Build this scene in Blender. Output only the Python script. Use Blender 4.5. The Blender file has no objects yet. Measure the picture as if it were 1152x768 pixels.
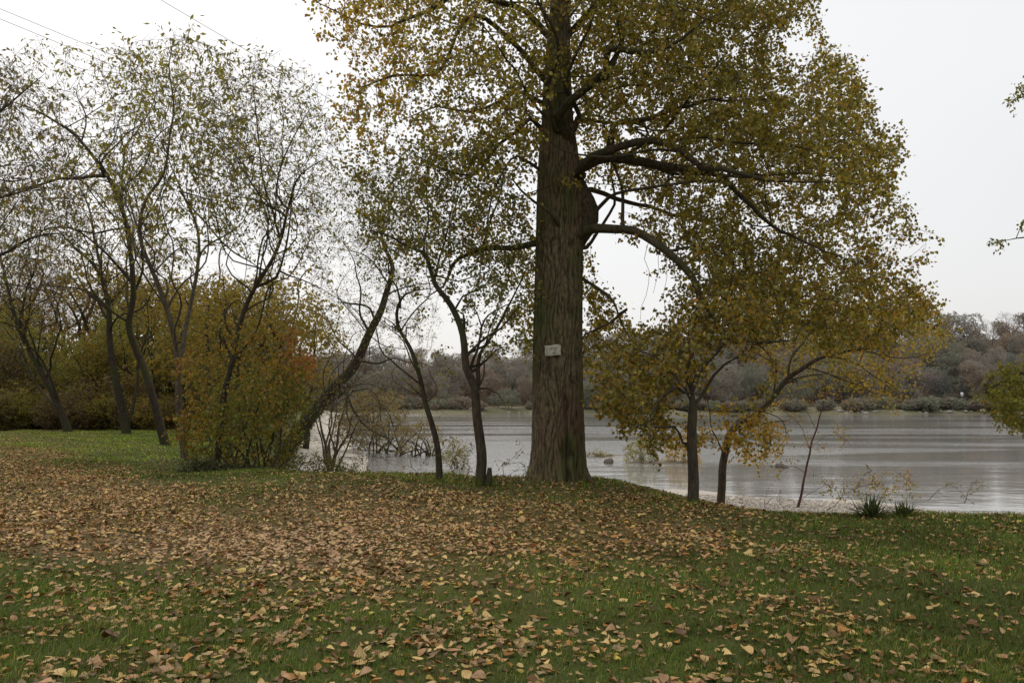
import bpy, math, random
import numpy as np
from mathutils import Vector, Matrix

rng = np.random.default_rng(11)
random.seed(11)
sc = bpy.context.scene
COL = sc.collection

# ------------------------------------------------------------------ camera
F = 900.0
PITCH = math.radians(4.45)
EYE = 1.6
cam_d = bpy.data.cameras.new('camera')
cam = bpy.data.objects.new('camera', cam_d)
COL.objects.link(cam)
cam.location = (0, 0, EYE)
cam.rotation_euler = (math.pi / 2 + PITCH, 0, 0)
cam_d.sensor_width = 36.0
cam_d.lens = 36.0 * F / 1152.0
cam_d.clip_end = 4000
sc.camera = cam
CP, SP = math.cos(PITCH), math.sin(PITCH)


def at(px, py, Y):
    a = (px - 576.0) / F
    b = (384.0 - py) / F
    dy = CP - b * SP
    dz = SP + b * CP
    t = Y / dy
    return np.array([a * t, Y, EYE + dz * t])


def to_px(P):
    P = np.atleast_2d(P)
    z = P[:, 2] - EYE
    f = P[:, 1] * CP + z * SP
    u = -P[:, 1] * SP + z * CP
    return 576 + F * P[:, 0] / f, 384 - F * u / f


# ------------------------------------------------------------------ terrain
CREST = np.array([(-900, 700), (-70, 300), (-38, 150), (-19, 65), (-11.5, 33), (-8, 24), (-4.6, 18.6), (0.2, 16.8), (1.5, 16.3), (2.2, 14.5), (3.2, 12.7),
                  (4.4, 11.9), (7.5, 11.05), (14, 10.6), (40, 9.6), (200, 0), (900, -60)], float)


def sstep(a, b, x):
    t = np.clip((x - a) / (b - a), 0, 1)
    return t * t * (3 - 2 * t)


def crest_d(x, y):
    x = np.asarray(x, float); y = np.asarray(y, float)
    best = np.full(x.shape, 1e9)
    for a, b in zip(CREST[:-1], CREST[1:]):
        ab = b - a
        t = np.clip(((x - a[0]) * ab[0] + (y - a[1]) * ab[1]) / (ab @ ab), 0, 1)
        d = np.hypot(x - a[0] - t * ab[0], y - a[1] - t * ab[1])
        best = np.minimum(best, d)
    c = np.interp(x, CREST[:, 0], CREST[:, 1])
    return np.where(y > c, best, -best)


def far_shore(x):
    x = np.asarray(x, float)
    return 236 + 6 * np.sin(x * 0.03 + 1) + 3 * np.sin(x * 0.11) + 0.02 * np.abs(x)


WATER = -1.4


def gz(x, y):
    x = np.asarray(x, float); y = np.asarray(y, float)
    d = crest_d(x, y)
    d = np.where((d > 0) & (y < 200), d * np.interp(x, [-4, 1.5], [2.1, 1.0]), d)
    und = 0.035 * np.sin(x * 0.9 + 1.3) * np.sin(y * 0.7) + 0.02 * np.sin(x * 2.1 + y * 1.7)
    near = (-1.0 * sstep(-0.2, 4.5, d) - 0.4 * np.clip((d - 4.5) / 7.5, 0, 1) - 1.6 * sstep(12, 27, d)
            + und * (1 - sstep(3, 8, d)) + 0.02 * np.sin(x * 1.3) * sstep(5, 8, d) * (1 - sstep(12, 20, d)))
    near += 0.16 * np.exp(-((x - 0.9) ** 2 + (y - 15.9) ** 2) / 2.6)
    near -= 0.22 * np.exp(-((x + 8.5) ** 2 + (y - 22.5) ** 2) / 14)
    near += 0.10 * np.exp(-((x + 3.5) ** 2 + (y - 16.5) ** 2) / 6)
    d2 = y - far_shore(x)
    h = 17 + 15 * sstep(30, 130, x) + 3 * np.sin(x * 0.02)
    far = -3 + 1.6 * sstep(-20, 0, d2) + 1.3 * sstep(-1, 4, d2) + 0.8 * sstep(4, 20, d2) + h * sstep(18, 150, d2)
    far += (3.0 * np.sin(x * .031 + .5) + 2.0 * np.sin(x * .083) + 1.5 * np.sin(x * .02 + y * .05)) * sstep(30, 110, d2) + 25 * sstep(250, 900, d2)
    return np.maximum(near, far)


def gzf(x, y):
    return float(gz(np.array([x]), np.array([y]))[0])


def ground_at(px, py, y0=3.0, y1=400.0):
    Y = np.concatenate([np.arange(y0, 60, 0.05), np.arange(60, y1, 0.5)])
    a = (px - 576.0) / F
    b = (384.0 - py) / F
    t = Y / (CP - b * SP)
    X = a * t
    Z = EYE + (SP + b * CP) * t
    g = gz(X, Y)
    k = np.argmax(Z < g)
    if Z[k] >= g[k]:
        k = len(Y) - 1
    return np.array([X[k], Y[k], g[k]])


def on_ground(px, Y):
    x = (px - 576) / F * Y
    return np.array([x, Y, gzf(x, Y)])


# ------------------------------------------------------------------ mesh + object helpers
def mesh_np(name, V, faces, smooth=False, fcol=None, mat=None):
    """faces: (n,k) int array or a list of such arrays"""
    if not isinstance(faces, list):
        faces = [faces]
    V = np.asarray(V, np.float32)
    me = bpy.data.meshes.new(name)
    me.vertices.add(len(V))
    me.vertices.foreach_set('co', V.ravel())
    loops = np.concatenate([f.ravel() for f in faces]).astype(np.int32)
    tot = np.concatenate([np.full(len(f), f.shape[1], np.int32) for f in faces])
    start = np.concatenate([[0], np.cumsum(tot)[:-1]]).astype(np.int32)
    me.loops.add(len(loops))
    me.loops.foreach_set('vertex_index', loops)
    me.polygons.add(len(tot))
    me.polygons.foreach_set('loop_start', start)
    me.polygons.foreach_set('loop_total', tot)
    if smooth:
        me.polygons.foreach_set('use_smooth', np.ones(len(tot), bool))
    if fcol is not None:
        at_ = me.attributes.new('lc', 'FLOAT_VECTOR', 'FACE')
        at_.data.foreach_set('vector', np.asarray(fcol, np.float32).ravel())
    me.update(calc_edges=True)
    if mat is not None:
        me.materials.append(mat)
    return me


def link(name, me, parent=None, loc=(0, 0, 0)):
    o = bpy.data.objects.new(name, me)
    COL.objects.link(o)
    o.location = loc
    if parent is not None:
        o.parent = parent
    return o


def tag(o, label=None, cat=None, group=None, kind=None):
    if label: o['label'] = label
    if cat: o['category'] = cat
    if group: o['group'] = group
    if kind: o['kind'] = kind
    return o


def thing(name, loc, label, cat, group=None):
    o = bpy.data.objects.new(name, None)
    COL.objects.link(o)
    o.location = tuple(float(v) for v in loc)
    o.empty_display_size = 0.3
    return tag(o, label, cat, group)


def dup(root, loc, rotz, scale, label, group=None):
    r = root.copy(); COL.objects.link(r)
    r.location = tuple(float(v) for v in loc)
    r.rotation_euler = (0, 0, rotz)
    r.scale = scale if hasattr(scale, '__len__') else (scale,) * 3
    r['label'] = label
    if group: r['group'] = group
    for ch in list(root.children):
        c = ch.copy(); COL.objects.link(c); c.parent = r
    return r


def tube(P, R, n, cap=True):
    """P (k,3), R (k,) -> verts, quads, tris"""
    P = np.asarray(P, float); k = len(P)
    T = np.gradient(P, axis=0)
    T /= np.linalg.norm(T, axis=1, keepdims=True) + 1e-9
    a = np.array([1.0, 0, 0]) if abs(T[0, 0]) < 0.8 else np.array([0, 1.0, 0])
    U = np.zeros_like(P)
    u = a - T[0] * (a @ T[0]); u /= np.linalg.norm(u)
    for i in range(k):
        u = u - T[i] * (u @ T[i]); u /= np.linalg.norm(u) + 1e-9
        U[i] = u
    W = np.cross(T, U)
    th = np.linspace(0, 2 * np.pi, n, endpoint=False)
    V = P[:, None] + R[:, None, None] * (np.cos(th)[None, :, None] * U[:, None] + np.sin(th)[None, :, None] * W[:, None])
    V = V.reshape(-1, 3)
    i = np.arange(k - 1)[:, None] * n
    j = np.arange(n)[None]
    j2 = (j + 1) % n
    Q = np.stack([i + j, i + j2, i + n + j2, i + n + j], -1).reshape(-1, 4)
    V = np.vstack([V, P[-1:] + T[-1:] * R[-1] * 0.6])
    jj = np.arange(n)
    TR = np.stack([(k - 1) * n + jj, (k - 1) * n + (jj + 1) % n, np.full(n, k * n)], -1)
    return V, Q, TR


class MB:
    def __init__(s):
        s.V = []; s.Q = []; s.T = []; s.n = 0
        s.cq = []; s.ct = []

    def add(s, V, Q=None, T=None):
        V = np.asarray(V, float)
        if Q is not None and len(Q): s.Q.append(np.asarray(Q) + s.n)
        if T is not None and len(T): s.T.append(np.asarray(T) + s.n)
        s.V.append(V); s.n += len(V)

    def mesh(s, name, mat, smooth=True, off=(0, 0, 0)):
        fs = []
        if s.Q: fs.append(np.concatenate(s.Q))
        if s.T: fs.append(np.concatenate(s.T))
        return mesh_np(name, np.concatenate(s.V) - np.asarray(off), fs, smooth, None, mat)


def unit(v):
    return v / (np.linalg.norm(v, axis=-1, keepdims=True) + 1e-9)


def smooth_noise(P, f, seed=0):
    r = np.random.default_rng(seed)
    s = np.zeros(len(P))
    for i in range(5):
        k = r.normal(size=3); k = k / np.linalg.norm(k) * f * (0.7 + 0.9 * r.random())
        s += np.sin(P @ k + r.random() * 7)
    return s / 5


# ------------------------------------------------------------------ materials
def nt(name):
    m = bpy.data.materials.new(name)
    m.use_nodes = True
    t = m.node_tree
    for n in list(t.nodes): t.nodes.remove(n)
    out = t.nodes.new('ShaderNodeOutputMaterial')
    return m, t, out


def ramp(t, src, stops):
    r = t.nodes.new('ShaderNodeValToRGB')
    e = r.color_ramp.elements
    while len(e) < len(stops): e.new(0.5)
    for el, (p, c) in zip(e, stops):
        el.position = p
        el.color = (*c, 1) if hasattr(c, '__len__') else (c, c, c, 1)
    t.links.new(src, r.inputs[0])
    return r


def noise(t, vec, scale, detail=4, rough=0.55):
    n = t.nodes.new('ShaderNodeTexNoise')
    n.inputs['Scale'].default_value = scale
    n.inputs['Detail'].default_value = detail
    n.inputs['Roughness'].default_value = rough
    if vec is not None: t.links.new(vec, n.inputs['Vector'])
    return n


def mapped(t, scale=(1, 1, 1), src='Object'):
    tc = t.nodes.new('ShaderNodeTexCoord')
    mp = t.nodes.new('ShaderNodeMapping')
    mp.inputs['Scale'].default_value = scale
    t.links.new(tc.outputs[src], mp.inputs['Vector'])
    return mp.outputs[0]


def mixc(t, fac, a, b, mode='MIX'):
    m = t.nodes.new('ShaderNodeMix')
    m.data_type = 'RGBA'; m.blend_type = mode; m.clamp_result = False
    for s, v in ((m.inputs[0], fac), (m.inputs[6], a), (m.inputs[7], b)):
        if hasattr(v, 'is_output'): t.links.new(v, s)
        elif hasattr(v, '__len__'): s.default_value = (*v, 1)
        else: s.default_value = v
    return m.outputs[2]


def leaf_mat(name, trans=0.35, tint=(1.0, 1.0, 0.7), gloss=0.0, gain=(1, 1, 1), haze=0.0):
    m, t, out = nt(name)
    a = t.nodes.new('ShaderNodeAttribute'); a.attribute_name = 'lc'
    d = t.nodes.new('ShaderNodeBsdfDiffuse')
    base = mixc(t, 1.0, a.outputs['Vector'], gain, 'MULTIPLY')
    if haze: base = mixc(t, haze, base, (0.34, 0.335, 0.29))  # distance haze painted in: leaf colour blended toward flat grey
    t.links.new(base, d.inputs[0])
    last = d.outputs[0]
    if trans > 0:
        tr = t.nodes.new('ShaderNodeBsdfTranslucent')
        c = mixc(t, 1.0, base, tint, 'MULTIPLY')
        t.links.new(c, tr.inputs[0])
        mx = t.nodes.new('ShaderNodeMixShader'); mx.inputs[0].default_value = trans
        t.links.new(last, mx.inputs[1]); t.links.new(tr.outputs[0], mx.inputs[2])
        last = mx.outputs[0]
    if gloss > 0:
        g = t.nodes.new('ShaderNodeBsdfGlossy'); g.inputs['Roughness'].default_value = 0.45
        g.inputs[0].default_value = (0.7, 0.7, 0.7, 1)
        mx = t.nodes.new('ShaderNodeMixShader'); mx.inputs[0].default_value = gloss
        t.links.new(last, mx.inputs[1]); t.links.new(g.outputs[0], mx.inputs[2])
        last = mx.outputs[0]
    t.links.new(last, out.inputs[0])
    return m


def bark_mat(name, c1, c2, moss=None, zs=0.18, sc_=9, bump=0.02, red=None, furrow_shade=False):
    m, t, out = nt(name)
    v = mapped(t, (1, 1, zs))
    n1 = noise(t, v, sc_, 6, 0.65)
    n2 = noise(t, mapped(t, (1, 1, 0.5)), 1.3, 3)
    r = ramp(t, n1.outputs[0], [(0.33, c1), (0.66, c2)])
    col = r.outputs[0]
    if red:
        n3 = noise(t, mapped(t, (1, 1, 0.3)), 1.1, 4)
        rr = ramp(t, n3.outputs[0], [(0.48, 0.0), (0.62, 1.0)])
        col = mixc(t, rr.outputs[0], col, mixc(t, n1.outputs[0], tuple(x * 0.6 for x in red), tuple(x * 1.5 for x in red)))
    if moss:
        rm = ramp(t, n2.outputs[0], [(0.45, 0.0), (0.62, 0.75)])
        col = mixc(t, rm.outputs[0], col, moss)
    if furrow_shade:
        fa = t.nodes.new('ShaderNodeAttribute'); fa.attribute_name = 'furrow_shade'
        fr_ = ramp(t, fa.outputs['Fac'], [(0.15, 0.0), (0.8, 0.74)])
        col = mixc(t, fr_.outputs[0], col, (0.012, 0.009, 0.006))  # shade between bark ridges painted as near-black colour
    b = t.nodes.new('ShaderNodeBsdfPrincipled')
    b.inputs['Roughness'].default_value = 0.9
    b.inputs['Specular IOR Level'].default_value = 0.15
    t.links.new(col, b.inputs['Base Color'])
    bp = t.nodes.new('ShaderNodeBump'); bp.inputs['Distance'].default_value = bump; bp.inputs['Strength'].default_value = 0.9
    t.links.new(n1.outputs[0], bp.inputs['Height']); t.links.new(bp.outputs[0], b.inputs['Normal'])
    t.links.new(b.outputs[0], out.inputs[0])
    return m


def plain_mat(name, c1, c2, scale=8, rough=0.85, bump=0.0, stretch=(1, 1, 1), spec=0.2):
    m, t, out = nt(name)
    n1 = noise(t, mapped(t, stretch), scale, 5, 0.6)
    r = ramp(t, n1.outputs[0], [(0.3, c1), (0.7, c2)])
    b = t.nodes.new('ShaderNodeBsdfPrincipled')
    b.inputs['Roughness'].default_value = rough
    b.inputs['Specular IOR Level'].default_value = spec
    t.links.new(r.outputs[0], b.inputs['Base Color'])
    if bump:
        bp = t.nodes.new('ShaderNodeBump'); bp.inputs['Distance'].default_value = bump
        t.links.new(n1.outputs[0], bp.inputs['Height']); t.links.new(bp.outputs[0], b.inputs['Normal'])
    t.links.new(b.outputs[0], out.inputs[0])
    return m


M_leaf = leaf_mat('foliage', 0.48, (1.22, 1.13, 0.5), 0.03, (1.42, 1.39, 1.06))
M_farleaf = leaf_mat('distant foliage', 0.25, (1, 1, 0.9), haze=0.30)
M_litter = leaf_mat('fallen leaves', 0.12, (1, 0.9, 0.7), 0.03)
M_grass = leaf_mat('grass blades', 0.3, (1, 1, 0.6), 0.02)
M_bark_big = bark_mat('poplar bark', (0.026, 0.018, 0.009), (0.19, 0.145, 0.082), moss=(0.062, 0.078, 0.020), red=(0.105, 0.058, 0.042), zs=0.12, sc_=16, bump=0.05)
M_bark_trunk = bark_mat('furrowed poplar bark', (0.045, 0.033, 0.018), (0.19, 0.15, 0.088), moss=(0.072, 0.090, 0.026), red=(0.13, 0.075, 0.052), zs=0.35, sc_=26, bump=0.03, furrow_shade=True)
M_bark = bark_mat('dark bark', (0.018, 0.014, 0.010), (0.075, 0.058, 0.040), moss=(0.05, 0.055, 0.022), zs=0.25, sc_=22, bump=0.015)
M_limb = bark_mat('limb bark', (0.022, 0.016, 0.010), (0.10, 0.078, 0.048), moss=(0.038, 0.042, 0.018), zs=0.6, sc_=18, bump=0.02)
M_bark_pale = bark_mat('pale bark', (0.045, 0.036, 0.025), (0.13, 0.105, 0.072), zs=0.3, sc_=18, bump=0.012)
M_twig = plain_mat('twigs', (0.035, 0.025, 0.018), (0.08, 0.055, 0.04), 3)
M_twig_red = plain_mat('reddish twigs', (0.06, 0.03, 0.025), (0.11, 0.06, 0.045), 3)
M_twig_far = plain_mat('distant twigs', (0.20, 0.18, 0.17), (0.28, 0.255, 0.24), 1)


# ------------------------------------------------------------------ tree engine
def resample(P, D):
    P = np.asarray(P, float)
    # catmull-rom through points
    out = []
    n = len(P)
    for i in range(n - 1):
        p0 = P[max(i - 1, 0)]; p1 = P[i]; p2 = P[i + 1]; p3 = P[min(i + 2, n - 1)]
        L = np.linalg.norm((p2 - p1)[:3])
        k = max(1, int(round(L / D)))
        for j in range(k):
            t = j / k
            out.append(0.5 * ((2 * p1) + (-p0 + p2) * t + (2 * p0 - 5 * p1 + 4 * p2 - p3) * t * t + (-p0 + 3 * p1 - 3 * p2 + p3) * t ** 3))
    out.append(P[-1])
    return np.array(out)


class Skel:
    def __init__(s, D, seed=0):
        s.D = D; s.P = []; s.par = []; s.g = []; s.rng = np.random.default_rng(seed)
        s.limb = []; s.nl = 0

    def limb_(s, pts, wob=0.3, root=False):
        """pts rows: x,y,z,r"""
        R = resample(pts, s.D)
        L = len(R)
        w = s.rng.normal(size=(L, 3)); 
        for _ in range(3): w = (w + np.roll(w, 1, 0) + np.roll(w, -1, 0)) / 2.3
        fade = np.minimum(1, np.arange(L) / 3.0)[:, None]
        R[:, :3] += w * wob * s.D * fade * np.minimum(1, 0.15 / np.maximum(R[:, 3:4], 0.02))
        if s.P and not root:
            A = np.array(s.P)
            k = int(np.argmin(np.linalg.norm(A - R[0, :3], axis=1)))
            par = k
            st = 0
            if np.linalg.norm(A[k] - R[0, :3]) < s.D * 0.6 and L > 2: st = 1
        else:
            par = -1; st = 0
        for i in range(st, L):
            s.P.append(R[i, :3]); s.par.append(par); s.g.append(max(R[i, 3], 0.004)); s.limb.append(s.nl)
            par = len(s.P) - 1
        s.nl += 1

    def sides(s, A, n, d0, d1, fr=.42, rmax=.16, rmin=.012):
        # secondary boughs: from points of the guide limbs toward the space the crown fills
        P = np.array(s.P); g = np.array(s.g)
        c = np.where((g < rmax) & (g > rmin) & (P[:, 2] > P[0, 2] + .22 * (P[:, 2].max() - P[0, 2])))[0]
        if len(c) == 0: return
        for k in s.rng.choice(c, n):
            v = A - P[k]; L = np.linalg.norm(v, axis=1)
            o = np.where((L > d0) & (L < d1) & (v[:, 2] > -.25 * L))[0]
            if len(o) == 0: continue
            q = A[s.rng.choice(o)]
            p = P[k]; v = q - p; L = np.linalg.norm(v)
            side = s.rng.normal(size=3) * L * .10
            bow = np.array([0, 0, L * s.rng.uniform(-.02, .12)])
            r = max(.011, min(g[k] * fr, .02 * L + .01))
            s.limb_(np.array([[*p, r], [*(p + v * .35 + side + bow), r * .8], [*(p + v * .7 + side * .6 + bow * .8), r * .55], [*q, r * .3]]), .5)

    def grow(s, A, kill=None, iters=80, jit=0.25, trop=(0, 0, 0.05)):
        kill = kill or s.D * 1.3
        A = np.asarray(A, float)
        P = np.array(s.P)
        near = np.zeros(len(A), int); dd = np.full(len(A), 1e9)

        def upd(A, near, dd, P, i0, i1):
            for c in range(i0, i1, 400):
                Q = P[c:min(c + 400, i1)]
                d = ((A[:, None] - Q[None]) ** 2).sum(-1)
                k = d.argmin(1); m = d[np.arange(len(A)), k]
                b = m < dd
                near[b] = k[b] + c; dd[b] = m[b]
        upd(A, near, dd, P, 0, len(P))
        kids = {}
        Pl = list(P)
        trop = np.array(trop)
        for it in range(iters):
            live = dd > kill * kill
            A = A[live]; near = near[live]; dd = dd[live]
            if len(A) == 0: break
            u = unit(A - np.array(Pl)[near])
            nodes, inv = np.unique(near, return_inverse=True)
            acc = np.zeros((len(nodes), 3)); np.add.at(acc, inv, u)
            acc = unit(unit(acc) + s.rng.normal(size=acc.shape) * jit + trop)
            n0 = len(Pl); stuck = set()
            for nd, d in zip(nodes, acc):
                q = Pl[nd] + d * s.D
                ks = kids.get(nd, ())
                if any(((q - k) ** 2).sum() < (0.35 * s.D) ** 2 for k in ks) or len(ks) > 3:
                    stuck.add(nd); continue
                kids.setdefault(nd, []).append(q)
                Pl.append(q); s.P.append(q); s.par.append(int(nd)); s.g.append(0.0); s.limb.append(-1)
            if stuck:
                keep = ~np.isin(near, list(stuck))
                # let a stuck node's farther attractors go
                A = A[keep]; near = near[keep]; dd = dd[keep]
                if len(A) == 0: break
            if len(Pl) == n0: break
            upd(A, near, dd, np.array(Pl), n0, len(Pl))

    def finish(s, r0=0.004, e=2.25, maxfrac=0.8, smooth=2):
        P = np.array(s.P); par = np.array(s.par); g = np.array(s.g); n = len(P)
        acc = np.zeros(n)
        nk = np.zeros(n, int)
        for i in range(n - 1, -1, -1):
            if acc[i] == 0: acc[i] = r0 ** e
            if par[i] >= 0: acc[par[i]] += acc[i]; nk[par[i]] += 1
        pipe = acc ** (1 / e)
        r = np.where(g > 0, np.maximum(g, 0), pipe)
        for i in range(n):
            if g[i] == 0 and par[i] >= 0: r[i] = min(r[i], r[par[i]] * (maxfrac if g[par[i]] > 0 else 1.0))
        # main child
        main = np.full(n, -1)
        best = np.zeros(n)
        for i in range(n):
            p = par[i]
            if p >= 0:
                sc_ = r[i] + (10 if (s.limb[i] >= 0 and s.limb[i] == s.limb[p]) else 0)
                if sc_ > best[p]: best[p] = sc_; main[p] = i
        free = (g == 0)
        for _ in range(smooth):
            pp = np.where((par >= 0)[:, None], P[par], P)
            mm = np.where((main >= 0)[:, None], P[main], P)
            Q = 0.5 * P + 0.25 * pp + 0.25 * mm
            P = np.where((free & (main >= 0))[:, None], Q, P)
        s.Pn, s.r, s.parn, s.main, s.nk = P, r, par, main, nk
        return s

    def chains(s):
        out = []
        for i in range(len(s.Pn)):
            p = s.parn[i]
            if p >= 0 and s.main[p] == i: continue
            ch = []
            if p >= 0: ch.append(p)
            j = i
            while j >= 0:
                ch.append(j); j = s.main[j]
            if len(ch) < 2: continue
            R = s.r[ch].copy()
            if p >= 0: R[0] = min(R[0], R[1] * (1.5 if s.limb[i] >= 0 else 1.15))
            out.append((s.Pn[ch], R))
        return out


def skel_meshes(s, off, thr=0.02, mat_t=None, mat_w=None, skip_first=False):
    big, small = MB(), MB()
    for ci, (P, R) in enumerate(s.chains()):
        if skip_first and ci == 0: continue
        rm = R.max()
        n = 18 if rm > 0.2 else 10 if rm > 0.07 else 6 if rm > 0.025 else 4 if rm > 0.012 else 3
        V, Q, T = tube(P, R, n)
        (big if rm > thr else small).add(V, Q, T)
    b = big.mesh('trunk', mat_t, True, off) if big.n else None
    w = small if small.n else None
    return b, w


def leaf_quads(base, direc, L, w, fold, r):
    """kite leaves: base (n,3), direc (n,3) unit, L (n,), w ratio"""
    n = len(base)
    a = unit(direc)
    x = r.normal(size=(n, 3))
    sdir = unit(np.cross(a, x))
    nn = np.cross(a, sdir)
    L = L[:, None]
    mid = base + a * L * 0.42
    f = (fold * L)
    V = np.empty((n, 4, 3))
    V[:, 0] = base
    V[:, 1] = mid + sdir * L * w + nn * f
    V[:, 2] = base + a * L
    V[:, 3] = mid - sdir * L * w + nn * f
    Fq = np.arange(n * 4).reshape(n, 4)
    return V.reshape(-1, 3), Fq


def foliage(s, r, node_thr=0.012, n_twig=1, L_twig=(0.15, 0.45), k_leaf=6, leaf=(0.06, 0.1), w=0.42, droop=0.5,
            tw_r=0.003, spread=0.05, prob=1.0, density=None, nodes=None):
    idx = np.where(s.r < node_thr)[0] if nodes is None else nodes
    if prob < 1: idx = idx[r.random(len(idx)) < prob]
    idx = np.repeat(idx, n_twig)
    if density is not None:
        idx = idx[r.random(len(idx)) < density(s.Pn[idx])]
    P = s.Pn[idx]
    par = s.parn[idx]
    bd = unit(P - s.Pn[np.maximum(par, 0)])
    d = unit(bd * 0.7 + r.normal(size=P.shape) * 0.55 + np.array([0, 0, -0.1]))
    Lt = r.uniform(*L_twig, size=len(idx))
    E = P + d * Lt[:, None] + np.array([0, 0, -1]) * (Lt[:, None] ** 2) * 0.15
    # twig cones
    x = unit(np.cross(d, r.normal(size=d.shape))); y = np.cross(d, x)
    TV = np.empty((len(idx), 4, 3))
    for k in range(3):
        th = k * 2.0944
        TV[:, k] = P + (x * math.cos(th) + y * math.sin(th)) * tw_r
    TV[:, 3] = E
    b = np.arange(len(idx))[:, None] * 4
    TT = np.concatenate([b + np.array([[0, 1, 3]]), b + np.array([[1, 2, 3]]), b + np.array([[2, 0, 3]])])
    if k_leaf <= 0:
        return TV.reshape(-1, 3), TT, None, None, None
    kk = r.poisson(k_leaf, len(idx))
    li = np.repeat(np.arange(len(idx)), kk)
    t = r.uniform(0.15, 1.05, len(li))[:, None]
    base = P[li] * (1 - t) + E[li] * t + r.normal(size=(len(li), 3)) * spread
    ld = unit(d[li] * 0.25 + r.normal(size=(len(li), 3)) * 0.7 + np.array([0, 0, -droop]))
    Ls = r.uniform(*leaf, size=len(li))
    LV, LF = leaf_quads(base, ld, Ls, w, r.uniform(-0.15, 0.15, (len(li), 1)), r)
    return TV.reshape(-1, 3), TT, LV, LF, base


def palette(r, n, cols, wts=None, jit=0.18):
    cols = np.array(cols, float)
    wts = np.ones(len(cols)) if wts is None else np.array(wts, float)
    k = r.choice(len(cols), n, p=wts / wts.sum())
    c = cols[k]
    return np.clip(c * (1 + r.normal(size=(n, 1)) * jit) * (1 + r.normal(size=(n, 3)) * jit * 0.3), 0.004, 0.9)


def in_poly(x, y, poly):
    c = np.zeros(len(x), bool)
    n = len(poly)
    for i in range(n):
        x1, y1 = poly[i]; x2, y2 = poly[(i + 1) % n]
        k = ((y1 > y) != (y2 > y)) & (x < (x2 - x1) * (y - y1) / (y2 - y1 + 1e-9) + x1)
        c ^= k
    return c


def poly_edge(x, y, poly):
    best = np.full(len(x), 1e9)
    n = len(poly)
    for i in range(n):
        a = np.array(poly[i], float); b = np.array(poly[(i + 1) % n], float); ab = b - a
        t = np.clip(((x - a[0]) * ab[0] + (y - a[1]) * ab[1]) / (ab @ ab), 0, 1)
        best = np.minimum(best, np.hypot(x - a[0] - t * ab[0], y - a[1] - t * ab[1]))
    return best


def volume(poly, Yc, th, n, r, rnd=60.0, noise_f=None):
    """n points in the space seen through a polygon, Yc +- th deep, thinner toward its outline"""
    xs = [p[0] for p in poly]; ys = [p[1] for p in poly]
    out = []
    got = 0
    while got < n:
        x = r.uniform(min(xs), max(xs), n * 2); y = r.uniform(min(ys), max(ys), n * 2)
        m = in_poly(x, y, poly); x, y = x[m], y[m]
        e = np.minimum(1, poly_edge(x, y, poly) / rnd)
        Y = Yc + r.uniform(-1, 1, len(x)) * th * (0.25 + 0.75 * np.sqrt(e))
        a = (x - 576) / F; b = (384 - y) / F
        t = Y / (CP - b * SP)
        P = np.stack([a * t, Y, EYE + (SP + b * CP) * t], -1)
        if noise_f:
            P = P[smooth_noise(P, noise_f[0], noise_f[2]) > noise_f[1]]
        out.append(P); got += len(P)
    return np.concatenate(out)[:n]


RK = 1.0   # thickness factor of the guide limbs


def G(pts, Y, r0, r1, Y1=None, ex=0.7, k=1.0):
    """guide limb in world space: picture points laid down at depth Y..Y1 with radii r0..r1"""
    n = len(pts); Y1 = Y if Y1 is None else Y1
    r0, r1 = r0 * RK, r1 * RK
    out = []
    for i, (px, py) in enumerate(pts):
        t = i / (n - 1)
        out.append([*at(px, py, Y + (Y1 - Y) * t), (r0 + (r1 - r0) * t ** ex) * (1 - .65 * t ** 6)])
    return np.array(out)


def make_tree(name, label, cat, base, limbs, attr, D, seed, pal, fol, group=None, bark=None, twig=None, thr=0.02,
              leafmat=None, kill=None, jit=0.25, trop=(0, 0, 0.05), r0=0.004, e=2.25, wob=0.3, colf=None, iters=80, sides=None,
              trunk_name='trunk', crown_name='crown'):
    r = np.random.default_rng(seed)
    s = Skel(D, seed)
    for i, l in enumerate(limbs): s.limb_(l, wob * (.35 if i == 0 else 1), root=(i == 0))
    if sides: s.sides(attr, *sides)
    if attr is not None and len(attr): s.grow(attr, kill, iters, jit, trop)
    s.finish(r0, e)
    root = thing(name, base, label, cat, group)
    base = np.asarray(base, float)
    b, small = skel_meshes(s, base, thr, bark or M_bark)
    if b: link(trunk_name, b, root)
    sm = MB()
    if small: sm = small
    fols = fol if isinstance(fol, list) else [fol]
    LVs, LFs, Cs, n0 = [], [], [], 0
    for k, f in enumerate(fols):
        TV, TT, LV, LF, lb = foliage(s, r, **f)
        sm.add(TV, None, TT)
        if LV is not None and len(LF):
            c = colf(r, lb) if colf else palette(r, len(LF), *pal)
            LVs.append(LV); LFs.append(LF + n0); n0 += len(LV); Cs.append(c)
    if sm.n: link('twigs', sm.mesh('twigs', twig or M_twig, False, base), root)
    if LVs:
        me = mesh_np(crown_name, np.concatenate(LVs) - base, np.concatenate(LFs), False, np.concatenate(Cs), leafmat or M_leaf)
        link(crown_name, me, root)
    print(name, 'nodes', len(s.P), 'leaves', sum(len(f) for f in LFs))
    return root, s

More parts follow.
